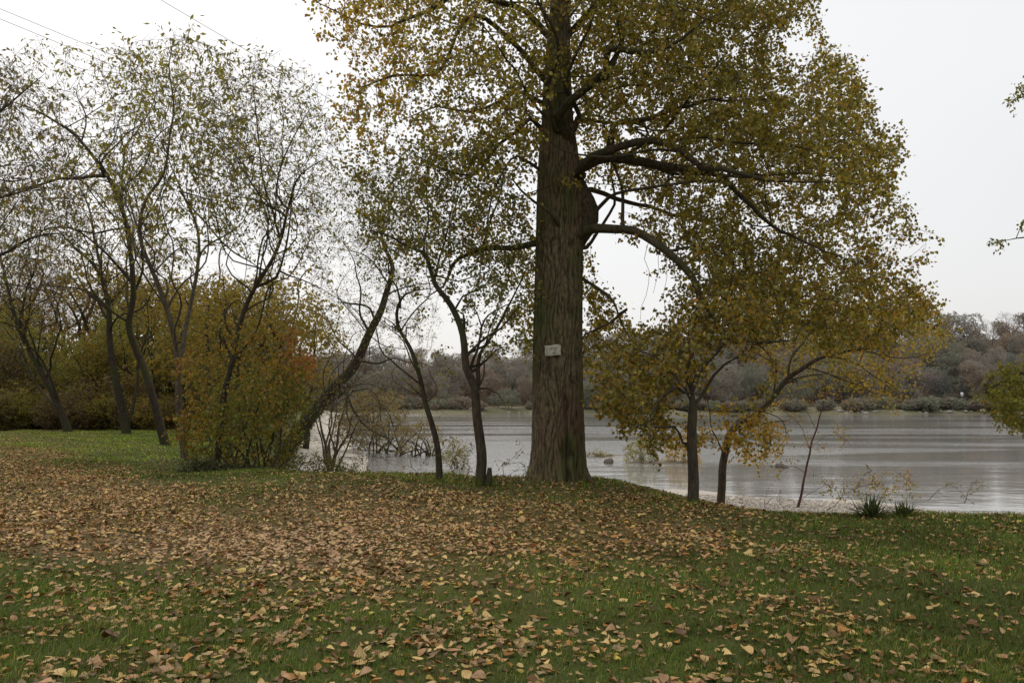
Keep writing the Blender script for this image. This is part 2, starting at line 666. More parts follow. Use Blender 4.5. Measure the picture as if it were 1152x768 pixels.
# ------------------------------------------------------------------ world and light
SUN_EL, SUN_AZ = math.radians(48), math.radians(-35)   # behind the overcast, up-river and ahead
w = bpy.data.worlds.new('World'); sc.world = w; w.use_nodes = True
t = w.node_tree
for n in list(t.nodes): t.nodes.remove(n)
out = t.nodes.new('ShaderNodeOutputWorld')
sky = t.nodes.new('ShaderNodeTexSky'); sky.sky_type = 'NISHITA'; sky.sun_disc = False
sky.sun_elevation = SUN_EL; sky.sun_rotation = SUN_AZ; sky.dust_density = 4; sky.air_density = 1
bg1 = t.nodes.new('ShaderNodeBackground'); bg1.inputs[1].default_value = 0.02
t.links.new(sky.outputs[0], bg1.inputs[0])
tc = t.nodes.new('ShaderNodeTexCoord'); sx = t.nodes.new('ShaderNodeSeparateXYZ')
t.links.new(tc.outputs['Generated'], sx.inputs[0])
cr = ramp(t, sx.outputs[2], [(0.0, (0.78, 0.765, 0.75)), (0.12, (0.84, 0.83, 0.82)), (0.35, (0.89, 0.885, 0.88)), (1.0, (0.95, 0.94, 0.92))])
cl = noise(t, tc.outputs['Generated'], 1.6, 3)
cl2 = ramp(t, cl.outputs[0], [(0.3, 0.94), (0.7, 1.01)])
side = t.nodes.new('ShaderNodeMapRange'); side.inputs[1].default_value = -0.6; side.inputs[2].default_value = 0.6
side.inputs[3].default_value = 1.06; side.inputs[4].default_value = 0.99
t.links.new(sx.outputs[0], side.inputs[0])
c = mixc(t, 1.0, cr.outputs[0], cl2.outputs[0], 'MULTIPLY')
c = mixc(t, 1.0, c, side.outputs[0], 'MULTIPLY')
zen = t.nodes.new('ShaderNodeMapRange'); zen.inputs[1].default_value = 0.45; zen.inputs[2].default_value = 1.0
zen.inputs[3].default_value = 1.0; zen.inputs[4].default_value = 1.75
t.links.new(sx.outputs[2], zen.inputs[0])
c = mixc(t, 1.0, c, zen.outputs[0], 'MULTIPLY')
bg2 = t.nodes.new('ShaderNodeBackground'); bg2.inputs[1].default_value = 0.96
t.links.new(c, bg2.inputs[0])
ad = t.nodes.new('ShaderNodeAddShader')
t.links.new(bg1.outputs[0], ad.inputs[0]); t.links.new(bg2.outputs[0], ad.inputs[1])
t.links.new(ad.outputs[0], out.inputs[0])

sd = bpy.data.lights.new('sun', 'SUN'); sd.energy = 1.1; sd.angle = math.radians(30); sd.color = (1, 0.93, 0.80)
so = bpy.data.objects.new('sun', sd); COL.objects.link(so)
dv = Vector((math.sin(SUN_AZ) * math.cos(SUN_EL), math.cos(SUN_AZ) * math.cos(SUN_EL), math.sin(SUN_EL)))
so.rotation_euler = dv.to_track_quat('Z', 'Y').to_euler()
so.location = (-20, 30, 60)

sc.view_settings.view_transform = 'Standard'; sc.view_settings.look = 'None'
sc.view_settings.exposure = 0; sc.view_settings.gamma = 1
cy = sc.cycles
cy.max_bounces = 6; cy.diffuse_bounces = 3; cy.transmission_bounces = 4; cy.glossy_bounces = 3; cy.transparent_max_bounces = 4
cy.use_denoising = True

# ------------------------------------------------------------------ litter density (leaves per square metre) and lawn
HEAVY = [(-200, 505), (0, 497), (70, 508), (140, 525), (230, 552), (300, 550), (340, 537), (450, 537), (600, 545), (700, 553), (800, 570), (880, 585),
         (860, 600), (800, 618), (680, 640), (560, 655), (420, 668), (300, 665), (180, 645), (60, 620), (-200, 600)]


def path_w(px, py):
    return np.exp(-((px - 330) / 170) ** 2 - ((py - 612) / 24) ** 2)


def lit_density(x, y):
    P = np.stack([x, y, np.zeros_like(x)], -1)
    px, py = to_px(P)
    px = px + 60 * smooth_noise(P, 1.1, 5); py = py + 24 * smooth_noise(P, 1.3, 6) * np.clip((py - 520) / 100, .15, 1)
    e = poly_edge(px, py, HEAVY); ins = in_poly(px, py, HEAVY)
    h = np.where(ins, np.minimum(1, 0.35 + e / 45), np.clip(0.35 - e / 110, 0, 1))
    base = np.interp(py, [560, 640, 768], [80.0, 150.0, 130.0])
    base = base * np.where((px < 330) & (py < 545) & ~ins, 0.05, 1)
    base = base * np.interp(px, [0, 500, 850, 1150], [1.0, 1.2, 0.98, 0.82])
    patch = 0.35 + 1.1 * sstep(-0.35, 0.5, smooth_noise(P, 2.6, 8)) * sstep(-0.6, 0.3, smooth_noise(P, 7.0, 9)) * 1.25
    d = base * patch + h * 115 * np.clip(0.75 + 0.8 * smooth_noise(P, 2.0, 10) + .5 * smooth_noise(P, 6.0, 12), .12, 2)
    d = d + 130 * path_w(px, py)
    return np.clip(d, 0, 260), h


xs = np.concatenate([-np.geomspace(14, 900, 60)[::-1], np.arange(-13.8, 13.9, 0.2), np.geomspace(14, 900, 60)])
ys = np.concatenate([np.linspace(-40, 2, 12), np.arange(2.4, 30, 0.2), np.geomspace(30.2, 1600, 150)])
X, Yg = np.meshgrid(xs, ys)
Z = gz(X, Yg)
V = np.stack([X, Yg, Z], -1).reshape(-1, 3)
V[:, 2] += np.where((V[:, 1] < 45) & (crest_d(V[:, 0], V[:, 1]) < 3), 0.012 * smooth_noise(V, 9, 3), 0)
nx = len(xs)
ii, jj = np.meshgrid(np.arange(len(ys) - 1), np.arange(nx - 1), indexing='ij')
q = (ii * nx + jj).reshape(-1)
Fq = np.stack([q, q + 1, q + nx + 1, q + nx], -1)
ground = mesh_np('ground', V, Fq, True)
d = crest_d(V[:, 0], V[:, 1])
_, h = lit_density(V[:, 0], V[:, 1])
h = np.where(V[:, 1] < 2.2, 0.3, h)
d2 = V[:, 1] - far_shore(V[:, 0])
a_h = ground.attributes.new('litter', 'FLOAT', 'POINT'); a_h.data.foreach_set('value', h.astype(np.float32))
grav = sstep(1.0, 3.5, d + 0.5 * smooth_noise(V, 1.5, 4)) * (d2 < -8)
a_g = ground.attributes.new('gravel', 'FLOAT', 'POINT'); a_g.data.foreach_set('value', grav.astype(np.float32))
wood = np.maximum(((d < -1.5) & (V[:, 1] > 47) & (V[:, 1] < 300)) * 1.0, (d2 > 22) * 1.0) 
a_w = ground.attributes.new('woodland', 'FLOAT', 'POINT'); a_w.data.foreach_set('value', wood.astype(np.float32))
a_f = ground.attributes.new('faraway', 'FLOAT', 'POINT'); a_f.data.foreach_set('value', (d2 > -10).astype(np.float32))

m, t, out = nt('lawn and shore')
tc = t.nodes.new('ShaderNodeTexCoord'); ob = tc.outputs['Object']


def attr_node(t, n):
    a = t.nodes.new('ShaderNodeAttribute'); a.attribute_name = n
    return a.outputs['Fac']


g1 = noise(t, ob, 55, 5, 0.7); g2 = noise(t, ob, 1.4, 4, 0.6); g3 = noise(t, ob, 14, 4, 0.7)
gr = ramp(t, g1.outputs[0], [(0.3, (0.020, 0.027, 0.006)), (0.55, (0.058, 0.078, 0.014)), (0.75, (0.13, 0.13, 0.032))])
gr2 = ramp(t, g3.outputs[0], [(0.35, (0.026, 0.017, 0.010)), (0.7, (0.085, 0.058, 0.034))])
f2 = ramp(t, g2.outputs[0], [(0.42, 0.0), (0.68, 0.55)])
c = mixc(t, f2.outputs[0], gr.outputs[0], gr2.outputs[0])
lr = ramp(t, g1.outputs[0], [(0.3, (0.06, 0.036, 0.017)), (0.55, (0.17, 0.11, 0.052)), (0.75, (0.30, 0.20, 0.10))])
mh = t.nodes.new('ShaderNodeMath'); mh.operation = 'MULTIPLY'; mh.inputs[1].default_value = 0.6
t.links.new(attr_node(t, 'litter'), mh.inputs[0])
c = mixc(t, mh.outputs[0], c, lr.outputs[0])
vor = t.nodes.new('ShaderNodeTexVoronoi'); vor.inputs['Scale'].default_value = 22
t.links.new(ob, vor.inputs['Vector'])
gv = mixc(t, 0.6, (0.36, 0.32, 0.27), vor.outputs['Color'], 'MULTIPLY')
bw = t.nodes.new('ShaderNodeRGBToBW'); t.links.new(gv, bw.inputs[0])
gvr = ramp(t, bw.outputs[0], [(0.05, (0.22, 0.19, 0.155)), (0.3, (0.50, 0.455, 0.40))])
c = mixc(t, attr_node(t, 'gravel'), c, gvr.outputs[0])
fn = noise(t, mapped(t, (1, 0.4, 1)), 0.12, 5, 0.6)
fr = ramp(t, fn.outputs[0], [(0.4, (0.075, 0.072, 0.04)), (0.6, (0.135, 0.12, 0.075))])
c = mixc(t, attr_node(t, 'faraway'), c, fr.outputs[0])
wd = ramp(t, g2.outputs[0], [(0.3, (0.035, 0.025, 0.015)), (0.7, (0.09, 0.062, 0.035))])
c = mixc(t, attr_node(t, 'woodland'), c, wd.outputs[0])
b = t.nodes.new('ShaderNodeBsdfPrincipled'); b.inputs['Roughness'].default_value = 0.95; b.inputs['Specular IOR Level'].default_value = 0.1
t.links.new(c, b.inputs['Base Color'])
bp = t.nodes.new('ShaderNodeBump'); bp.inputs['Distance'].default_value = 0.03; bp.inputs['Strength'].default_value = 0.8
t.links.new(g1.outputs[0], bp.inputs['Height']); t.links.new(bp.outputs[0], b.inputs['Normal'])
t.links.new(b.outputs[0], out.inputs[0])
ground.materials.append(m)
tag(link('ground', ground), kind='structure')

# ------------------------------------------------------------------ river
m, t, out = nt('river water')
b = t.nodes.new('ShaderNodeBsdfPrincipled')
b.inputs['Base Color'].default_value = (0.21, 0.205, 0.19, 1)
b.inputs['Roughness'].default_value = 0.06; b.inputs['IOR'].default_value = 1.5
b.inputs['Specular IOR Level'].default_value = 0.9
v1 = mapped(t, (0.8, 1.0, 1))
n1 = noise(t, v1, 2.2, 5, 0.6)
n2 = noise(t, mapped(t, (0.16, 0.34, 1)), 1.0, 4, 0.55)
n3 = noise(t, mapped(t, (0.02, 0.07, 1)), 1.0, 3, 0.5)
amp = ramp(t, n3.outputs[0], [(0.42, 0.08), (0.58, 1.0)])
s1 = t.nodes.new('ShaderNodeMath'); s1.operation = 'MULTIPLY'
t.links.new(n1.outputs[0], s1.inputs[0]); t.links.new(amp.outputs[0], s1.inputs[1])
s2 = t.nodes.new('ShaderNodeMath'); s2.operation = 'MULTIPLY_ADD'; s2.inputs[1].default_value = 0.55
t.links.new(n2.outputs[0], s2.inputs[0]); t.links.new(s1.outputs[0], s2.inputs[2])
bp = t.nodes.new('ShaderNodeBump'); bp.inputs['Distance'].default_value = 0.105; bp.inputs['Strength'].default_value = 0.6
t.links.new(s2.outputs[0], bp.inputs['Height']); t.links.new(bp.outputs[0], b.inputs['Normal'])
t.links.new(b.outputs[0], out.inputs[0])
wx = np.linspace(-900, 900, 30); wy = np.linspace(14, 420, 30)
WX, WY = np.meshgrid(wx, wy)
WV = np.stack([WX, WY, np.full_like(WX, WATER)], -1).reshape(-1, 3)
ii, jj = np.meshgrid(np.arange(29), np.arange(29), indexing='ij')
q = (ii * 30 + jj).reshape(-1)
me = mesh_np('water', WV, np.stack([q, q + 1, q + 31, q + 30], -1), True, None, m)
tag(link('water', me), kind='structure')

# ------------------------------------------------------------------ grass blades (stuff)
def wedge(n, y0, y1, r, margin=1.25):
    y = np.sqrt(r.uniform(y0 ** 2, y1 ** 2, n))
    x = r.uniform(-1, 1, n) * (y * 0.64 * margin + 1.2)
    return x, y


BASES = [ground_at(px_, py_)[:2] for px_, py_ in ((779, 566), (812, 568), (898, 571), (540, 546), (494, 541), (245, 524), (207, 517), (187, 501), (600, 545), (655, 547), (550, 546))]


def grass():
    r = np.random.default_rng(3)
    Vs, Qs, Ts, Cs = [], [], [], []; n0 = 0
    qn = []; cq = []; ct = []
    for y0, y1, dens, hh, ww in ((3.0, 6.5, 3600, 0.050, 0.0022), (6.5, 9.5, 2400, 0.05, 0.003), (9.5, 14, 1300, 0.05, 0.0045), (14, 24, 600, 0.055, 0.008), (24, 50, 170, 0.06, 0.016)):
        n = int(dens * (0.64 * 1.25 * (y1 ** 2 - y0 ** 2) + 2.4 * (y1 - y0)))
        x, y = wedge(n, y0, y1, r)
        P = np.stack([x, y, np.zeros(n)], -1)
        d = crest_d(x, y)
        cl = smooth_noise(P, 3.5, 21) * 0.5 + smooth_noise(P, 14, 22) * 0.6 + smooth_noise(P, 0.9, 23) * 0.5
        dn, h = lit_density(x, y)
        keep = (d < 0.9) & (r.random(n) < np.clip(0.75 + 0.7 * cl - 0.55 * h, 0.12, 1))
        P = P[keep]; cl = cl[keep]; n = len(P); h = h[keep]
        P[:, 2] = gz(P[:, 0], P[:, 1]) - 0.004
        H = hh * r.uniform(0.45, 1.3, n) * (1 + 0.45 * cl) * (1 - 0.35 * h)
        dk = d[keep]
        H *= 1 + 0.7 * sstep(-.5, .2, dk) * np.clip(smooth_noise(P, 4.0, 26) + .15, 0, 1) * 2
        for bx_, by_ in BASES:
            H *= 1 + 1.6 * np.exp(-np.hypot(P[:, 0] - bx_, P[:, 1] - by_) / .28)
        az = r.uniform(0, 2 * np.pi, n)
        lean = r.uniform(0.1, 1.1, n)
        D = np.stack([np.cos(az), np.sin(az), np.zeros(n)], -1)
        S = np.stack([-np.sin(az + 0.6), np.cos(az + 0.6), np.zeros(n)], -1) * (ww * r.uniform(0.7, 1.4, n))[:, None]
        M_ = P + D * (H * lean * 0.3)[:, None] + np.array([0, 0, 1]) * (H * 0.6)[:, None]
        T_ = P + D * (H * lean * 1.0)[:, None] + np.array([0, 0, 1]) * (H * (1.05 - 0.3 * lean))[:, None]
        VV = np.stack([P - S, P + S, M_ + S * 0.7, M_ - S * 0.7, T_], 1)
        c = palette(r, n, [(0.100, 0.148, 0.018), (0.060, 0.096, 0.014), (0.170, 0.210, 0.034), (0.26, 0.21, 0.075), (0.15, 0.11, 0.045)], (5, 3.6, 2.4, 1.1, 1.2), 0.25)
        c *= (1 + 0.5 * smooth_noise(P, 2.0, 24) + 0.4 * smooth_noise(P, 6.0, 25) + 0.7 * (y0 > 20))[:, None]
        b = np.arange(n)[:, None] * 5 + n0
        Qs.append(b + np.array([[0, 1, 2, 3]])); Ts.append(b + np.array([[3, 2, 4]]))
        cq.append(c); ct.append(c); Vs.append(VV.reshape(-1, 3)); n0 += n * 5
    print('grass blades', n0 // 5)
    me = mesh_np('grass', np.concatenate(Vs), [np.concatenate(Qs), np.concatenate(Ts)], False, np.concatenate(cq + ct), M_grass)
    tag(link('grass', me), 'short damp green lawn grass growing between the fallen leaves', 'grass', None, 'stuff')


grass()

# ------------------------------------------------------------------ fallen leaves
# outline of a poplar leaf in its own plane: x across, y stem to tip
LO = np.array([(0, 0), (0.30, 0.02), (0.46, 0.22), (0.40, 0.48), (0.20, 0.78), (0, 1.0), (-0.20, 0.78), (-0.40, 0.48), (-0.46, 0.22), (-0.30, 0.02)])
LMID = np.array([(0, 0.0), (0, 0.25), (0, 0.5), (0, 0.78)])


def leaf_pts(curl, cup, twist, wave):
    V = np.vstack([LO, LMID[1:]])
    x, y = V[:, 0], V[:, 1]
    z = cup * np.abs(x) * 1.1 + curl * (y - 0.35) ** 2 + twist * x * (y - 0.4) + wave * np.sin(y * 9 + x * 6)
    return np.stack([x, y - 0.45, z], -1)


LT = np.array([(0, 1, 10), (1, 2, 10), (2, 3, 11), (2, 11, 10), (3, 4, 12), (3, 12, 11), (4, 5, 12), (5, 6, 12), (6, 7, 12), (7, 11, 12), (7, 8, 11), (8, 10, 11), (8, 9, 10), (9, 0, 10)])
LITTER_COL = {'pale tan': (0.50, 0.345, 0.135), 'pinkish brown': (0.38, 0.215, 0.10), 'dark brown': (0.14, 0.075, 0.030),
              'orange brown': (0.36, 0.17, 0.045), 'yellow': (0.48, 0.35, 0.08), 'grey brown': (0.27, 0.19, 0.095)}
LC_NAMES = list(LITTER_COL)
LC_W = np.array([0.27, 0.24, 0.20, 0.12, 0.03, 0.14])


def litter():
    r = np.random.default_rng(5)
    xs_, ys_ = [], []
    for y0, y1 in ((3.4, 8), (8, 14), (14, 22), (22, 50)):
        n = int(330 * (0.64 * 1.25 * (y1 ** 2 - y0 ** 2) + 2.4 * (y1 - y0)) * (1 if y1 < 23 else 0.8))
        x, y = wedge(n, y0, y1, r)
        dn, h = lit_density(x, y)
        k = (r.random(n) * 330 < dn * 1.25) & (crest_d(x, y) < 2.2)
        xs_.append(x[k]); ys_.append(y[k])
    x = np.concatenate(xs_); y = np.concatenate(ys_); n = len(x)
    dn, h = lit_density(x, y)
    print('fallen leaves', n)
    size = np.clip(0.058 * np.exp(r.normal(0, 0.27, n)), .024, .105)
    z = gz(x, y) + r.uniform(0.002, 0.028, n) + 0.02 * h * r.random(n)
    rot = r.uniform(0, 2 * np.pi, n); tx = r.normal(0, 0.22, n); ty = r.normal(0, 0.22, n)
    kc = r.choice(len(LC_NAMES), n, p=LC_W / LC_W.sum())
    C = np.array([LITTER_COL[k] for k in LC_NAMES])[kc]
    C = 0.84 * C * (1 + r.normal(0, 0.20, (n, 1))) * (1 + r.normal(0, 0.02, (n, 3)))
    # the leaves on the trodden path are paler and pinker
    P = np.stack([x, y, z], -1); px, py = to_px(P)
    pw = path_w(px, py)[:, None] * .5
    C = C * (1 - pw) + np.array([0.42, 0.275, 0.165]) * (.8 + .4 * r.random((n, 1))) * pw
    C = np.clip(C * np.where(h > 0.5, 1.0, 0.95)[:, None], 0.01, 0.8)
    curl = r.normal(0, 0.45, n); cup = r.normal(0.15, 0.3, n); tw = r.normal(0, 0.4, n); wv = r.normal(0, 0.03, n)
    base = np.vstack([LO, LMID[1:]])
    bx, by = base[:, 0][None], base[:, 1][None]
    zz = cup[:, None] * np.abs(bx) * 1.1 + curl[:, None] * (by - 0.35) ** 2 + tw[:, None] * bx * (by - 0.4) + wv[:, None] * np.sin(by * 9 + bx * 6)
    L = np.stack([np.broadcast_to(bx, zz.shape), np.broadcast_to(by - 0.45, zz.shape), zz], -1)
    narrow = r.uniform(0.5, 1.08, n)
    L[..., 0] *= narrow[:, None]
    cz, sz = np.cos(rot), np.sin(rot)

    def xform(L, i):
        a, b_ = L[..., 1] * np.cos(tx[i])[:, None] - L[..., 2] * np.sin(tx[i])[:, None], L[..., 1] * np.sin(tx[i])[:, None] + L[..., 2] * np.cos(tx[i])[:, None]
        X_ = L[..., 0] * np.cos(ty[i])[:, None] + b_ * np.sin(ty[i])[:, None]
        Z_ = -L[..., 0] * np.sin(ty[i])[:, None] + b_ * np.cos(ty[i])[:, None]
        return np.stack([X_ * cz[i][:, None] - a * sz[i][:, None], X_ * sz[i][:, None] + a * cz[i][:, None], Z_], -1) * size[i][:, None, None]
    W = xform(L, np.arange(n))
    # the 300 that show largest are objects of their own
    infr = (px > 8) & (px < 1144) & (py > 560) & (py < 764)
    appar = np.where(infr, size / y, 0)
    big = np.zeros(n, bool); big[np.argsort(-appar)[:300]] = True
    k = np.where(~big)[0]
    W2 = W[k] + P[k][:, None]
    b0 = np.arange(len(k))[:, None, None] * 13
    near = y[k] < 13
    T1 = (b0 + LT[None]).reshape(-1, 3)
    me = mesh_np('leaf_litter', W2.reshape(-1, 3), T1, True, np.repeat(C[k], len(LT), 0), M_litter)
    tag(link('leaf_litter', me), 'carpet of tan and brown fallen poplar leaves strewn over the lawn', 'leaf litter', None, 'stuff')
    for i in np.where(big)[0]:
        me = mesh_np('fallen_leaf', W[i], LT, True, np.repeat(C[i][None], len(LT), 0), M_litter)
        o = link('fallen_leaf', me, None, P[i])
        zone = 'left' if px[i] < 384 else 'right' if px[i] > 768 else 'middle'
        row = 'at the very bottom' if py[i] > 720 else 'nearest the viewer'
        shape = 'curled' if abs(curl[i]) > 0.45 or abs(cup[i]) > 0.45 else 'flat'
        tag(o, f'{LC_NAMES[kc[i]]} {shape} fallen leaf lying in the grass {row}, on the {zone}', 'leaf', 'fallen leaves on the near grass')


litter()

# ------------------------------------------------------------------ the big poplar
OLIVE = (0.165, 0.135, 0.028); OLIVE_D = (0.100, 0.088, 0.024); GOLD = (0.275, 0.19, 0.036); ORANGE = (0.24, 0.125, 0.032); YG = (0.225, 0.195, 0.045); GREY = (0.15, 0.135, 0.085)


def big_poplar():
    r = np.random.default_rng(101)
    global RK
    RK = .82
    Y = 16.0
    base = np.array([at(627, 545, Y)[0], Y, gzf(at(627, 545, Y)[0], Y)])
    tr = []
    for (px, py, rr) in ((628, 556, .60), (628, 530, .55), (628, 500, .515), (628, 460, .49), (628, 400, .475), (628.5, 330, .46), (629, 270, .46), (629, 220, .45), (628, 175, .40), (627, 140, .33),
                         (627, 100, .29), (628, 60, .25), (630, 20, .22), (632, -40, .19), (630, -110, .16), (634, -190, .12), (630, -270, .08), (634, -350, .04)):
        tr.append([*at(px, py, Y), rr])
    trunk = np.array(tr)
    limbs = [trunk,
             G([(640, 205), (657, 185), (675, 168), (705, 158), (740, 161), (775, 182), (800, 192), (850, 195), (900, 202), (950, 218)], Y, .155, .03, 12.8),
             G([(640, 195), (665, 186), (700, 184), (735, 188), (770, 196), (805, 206), (850, 232), (900, 265), (945, 300)], Y, .19, .03, 15.2),
             G([(640, 275), (655, 262), (678, 254), (702, 258), (728, 271), (750, 282), (775, 305), (800, 335), (830, 362), (865, 381), (895, 391)], Y, .145, .05, 12.8),
             np.array([[*at(px_, py_, Y + .15), r_] for px_, py_, r_ in ((632, 318, .10), (644, 290, .15), (654, 262, .19), (660, 238, .215), (661, 214, .215), (656, 194, .20), (646, 176, .16), (636, 160, .10))]),
             G([(640, 225), (665, 214), (692, 211), (722, 215), (760, 226), (800, 246), (835, 280)], Y, .10, .03, 18.5),
             G([(645, 305), (665, 322), (687, 337), (705, 348), (722, 362), (738, 380)], Y, .05, .015, 15.2),
             G([(705, 348), (690, 362), (672, 378), (655, 392)], 15.6, .035, .02, 16.0),
             G([(635, 180), (645, 155), (652, 130), (666, 115), (682, 92), (690, 62), (720, 52), (755, 46), (795, 30), (850, 20)], Y, .15, .03, 12.8),
             G([(683, 90), (687, 50), (697, 5), (715, -60), (740, -120)], 15.2, .08, .02, 14.5),
             G([(652, 130), (640, 100), (655, 60), (672, 20), (668, -40)], 15.7, .07, .02, 14.2),
             G([(690, 140), (720, 120), (750, 108), (790, 110), (840, 120), (900, 130)], 15.3, .07, .02, 15.8),
             G([(612, 148), (600, 141), (580, 138), (556, 150), (532, 174), (505, 190), (470, 188)], Y, .07, .02, 14.6),
             G([(612, 195), (600, 190), (583, 184), (568, 202), (556, 232), (545, 268), (530, 300)], Y, .05, .015, 15.6),
             G([(612, 272), (600, 268), (585, 268), (566, 267), (547, 275), (522, 292), (502, 307), (487, 316), (468, 322)], Y, .095, .03, 15.7),
             G([(545, 275), (552, 248), (560, 215), (564, 190), (560, 170)], 15.9, .035, .012, 15.6),
             G([(620, 100), (600, 66), (566, 42), (525, 32), (485, 60), (445, 88), (418, 100), (395, 104)], Y, .09, .015, 14.2),
             G([(625, 50), (590, 12), (540, -8), (485, 10), (435, 22), (385, 12), (350, 5)], Y, .10, .015, 15.0),
             G([(622, 120), (590, 110), (560, 105), (520, 112), (480, 118), (440, 140)], Y, .07, .015, 17.8),
             G([(628, 60), (660, 20), (720, -20), (800, -50), (880, -40)], Y, .10, .02, 17.0),
             G([(630, -60), (690, -110), (780, -150), (870, -170)], Y, .08, .02, 15.0),
             G([(630, -60), (570, -110), (490, -130), (420, -110)], Y, .08, .02, 17.0),
             G([(628, 150), (615, 120), (618, 60), (600, 0), (580, -60)], 15.7, .08, .02, 13.2),
             G([(640, 150), (670, 140), (700, 130), (740, 140), (790, 150)], 15.8, .07, .02, 19.0),
             ]
    A = [volume([(372, -10), (350, -80), (480, -230), (620, -330), (625, 60), (600, 210), (530, 200), (430, 185), (392, 190), (372, 130), (400, 80), (350, 20)], 15.6, 3.6, 1850, r, 90, (1.3, -.40, 78)),
         volume([(400, 180), (600, 190), (602, 270), (560, 262), (520, 285), (440, 290), (400, 240)], 15.8, 2.2, 420, r, 50),
         volume([(545, 270), (603, 270), (603, 400), (590, 395), (572, 372), (556, 320)], 17.6, 1.1, 230, r, 30),
         volume([(640, 60), (625, -330), (760, -260), (880, -120), (915, 5), (862, 62), (890, 90), (940, 60), (975, 90), (990, 140), (1018, 160), (1008, 215), (1045, 270), (1012, 300), (1042, 312), (1065, 350),
                 (1010, 385), (930, 395), (870, 360), (800, 300), (755, 262), (745, 210), (700, 140), (650, 130)], 16.4, 3.6, 5900, r, 70, (1.1, -.42, 77)),
         volume([(655, 120), (760, 130), (770, 215), (700, 212), (660, 200)], 17.5, 1.6, 260, r, 40),
         volume([(700, 258), (760, 225), (860, 270), (900, 350), (870, 385), (800, 340), (745, 300)], 15.4, 1.6, 520, r, 60, (1.6, -.3, 8)),
         volume([(655, 320), (700, 350), (735, 390), (700, 400), (660, 420)], 17.2, 0.9, 150, r, 30),
         ]
    A = np.concatenate(A)
    s = Skel(0.26, 7)
    for i, l in enumerate(limbs): s.limb_(l, 0.0 if i == 0 else 0.6, root=(i == 0))
    s.sides(A, 75, 1.2, 3.6)
    s.grow(A, 0.30, 70, 0.3, (0, 0, 0.03))
    s.finish(0.0042, 2.3)
    root = thing('poplar_tree', base, 'massive old poplar with furrowed mossy trunk, carrying a small white notice', 'tree')
    b, small = skel_meshes(s, base, 0.02, M_limb, skip_first=True)
    link('limbs', b, root)
    # the furrowed trunk, a mesh of its own shape
    R = resample(trunk, 0.05)
    n = 260
    Tt = unit(np.gradient(R[:, :3], axis=0))
    th = np.linspace(0, 2 * np.pi, n, endpoint=False)
    zz = R[:, 2][:, None]; rr = R[:, 3][:, None]
    zb = np.clip((zz - base[2]), 0, None)
    butt = np.exp(-zb / 0.20)
    lob = 0.5 + 0.5 * np.cos(5 * (th[None] + 0.35 + 0.25 * np.sin(2 * th[None] + .8)))
    prof = rr * (1 + butt * (0.0 + 0.27 * lob ** 1.5) + 0.02 * np.sin(2 * th[None] + zz * .6) + 0.025 * np.sin(3 * th[None] - zz * .9 + 1))
    # deep seam up the front of the trunk
    seam = np.exp(-((np.angle(np.exp(1j * (th[None] - (-1.35 + 0.05 * np.sin(zz * 2)))))) / 0.09) ** 2) * np.exp(-zb / 1.1)
    prof -= 0.10 * seam
    # interlacing bark ridges
    u = th[None] * 26 / (2 * np.pi) * 1.0
    wander = 0.9 * np.sin(zz * 2.1 + 3 * np.sin(th[None] * 2)) + 0.6 * np.sin(zz * 4.7 + 5 * np.sin(th[None] * 3 + 1)) + 0.35 * np.sin(zz * 9 + 9 * np.sin(th[None] * 4))
    ridge = np.abs(np.sin(np.pi * (u + wander * 0.55))) ** 0.7
    ridge2 = np.abs(np.sin(np.pi * (u * 1.7 + 3 + wander * 0.9 + np.sin(zz * 6))))
    prof += (ridge * 0.032 + ridge2 * 0.018 - 0.028) * np.clip(rr / .45, .3, 1) * (1 - 0.5 * butt)
    V = R[:, None, :3] + prof[..., None] * np.stack([np.cos(th), np.sin(th), np.zeros(n)], -1)[None]
    V = V.reshape(-1, 3)
    k = len(R)
    i = np.arange(k - 1)[:, None] * n; j = np.arange(n)[None]; j2 = (j + 1) % n
    Q = np.stack([i + j, i + j2, i + n + j2, i + n + j], -1).reshape(-1, 4)
    tm = mesh_np('trunk', V - base, Q, True, None, M_bark_trunk)
    av = tm.attributes.new('furrow_shade', 'FLOAT', 'POINT'); av.data.foreach_set('value', np.clip(1 - (ridge * .75 + ridge2 * .25) * (1 - seam * .8), 0, 1).astype(np.float32).ravel())  # mask by ridge depth for the shade painted into the furrows
    link('trunk', tm, root)

    def colf(r, P):
        px, py = to_px(P)
        n = len(P)
        o = sstep(520, 380, px) * sstep(230, 60, py) * 0.85 + 0.12 + 0.35 * sstep(850, 1040, px) * sstep(120, 380, py)
        o = np.clip(o + 0.3 * smooth_noise(P, 1.6, 31), 0, 1)
        c1 = palette(r, n, [OLIVE, OLIVE_D, YG, GREY], (5, 3.4, 1.3, 1.0), .22)
        c2 = palette(r, n, [GOLD, ORANGE, YG, OLIVE], (3, 1.8, 2.5, 1.5), .2)
        k = (r.random(n) < o)[:, None]
        return np.where(k, c2, c1) * (1 + .28 * smooth_noise(P, 2.2, 35) + .2 * smooth_noise(P, 6.0, 36))[:, None]
    sm = small or MB()

    def dens(P):
        px, py = to_px(P)
        d = np.interp(px, [350, 460, 600, 660, 900, 1000], [0.42, 0.48, 0.70, 1.0, 0.9, 0.6])
        d = d * np.where((px < 620) & (py > 190) & (py < 268), 0.6, 1)
        return np.clip(d * (1.08 + 0.45 * smooth_noise(P, 1.9, 33) + .5 * smooth_noise(P, 5.0, 34)), 0, 1)
    TV, TT, LV, LF, lb = foliage(s, r, 0.0125, 3, (0.14, 0.55), 9.6, (0.05, 0.098), 0.42, 0.55, 0.0028, 0.05, density=dens)
    sm.add(TV, None, TT)
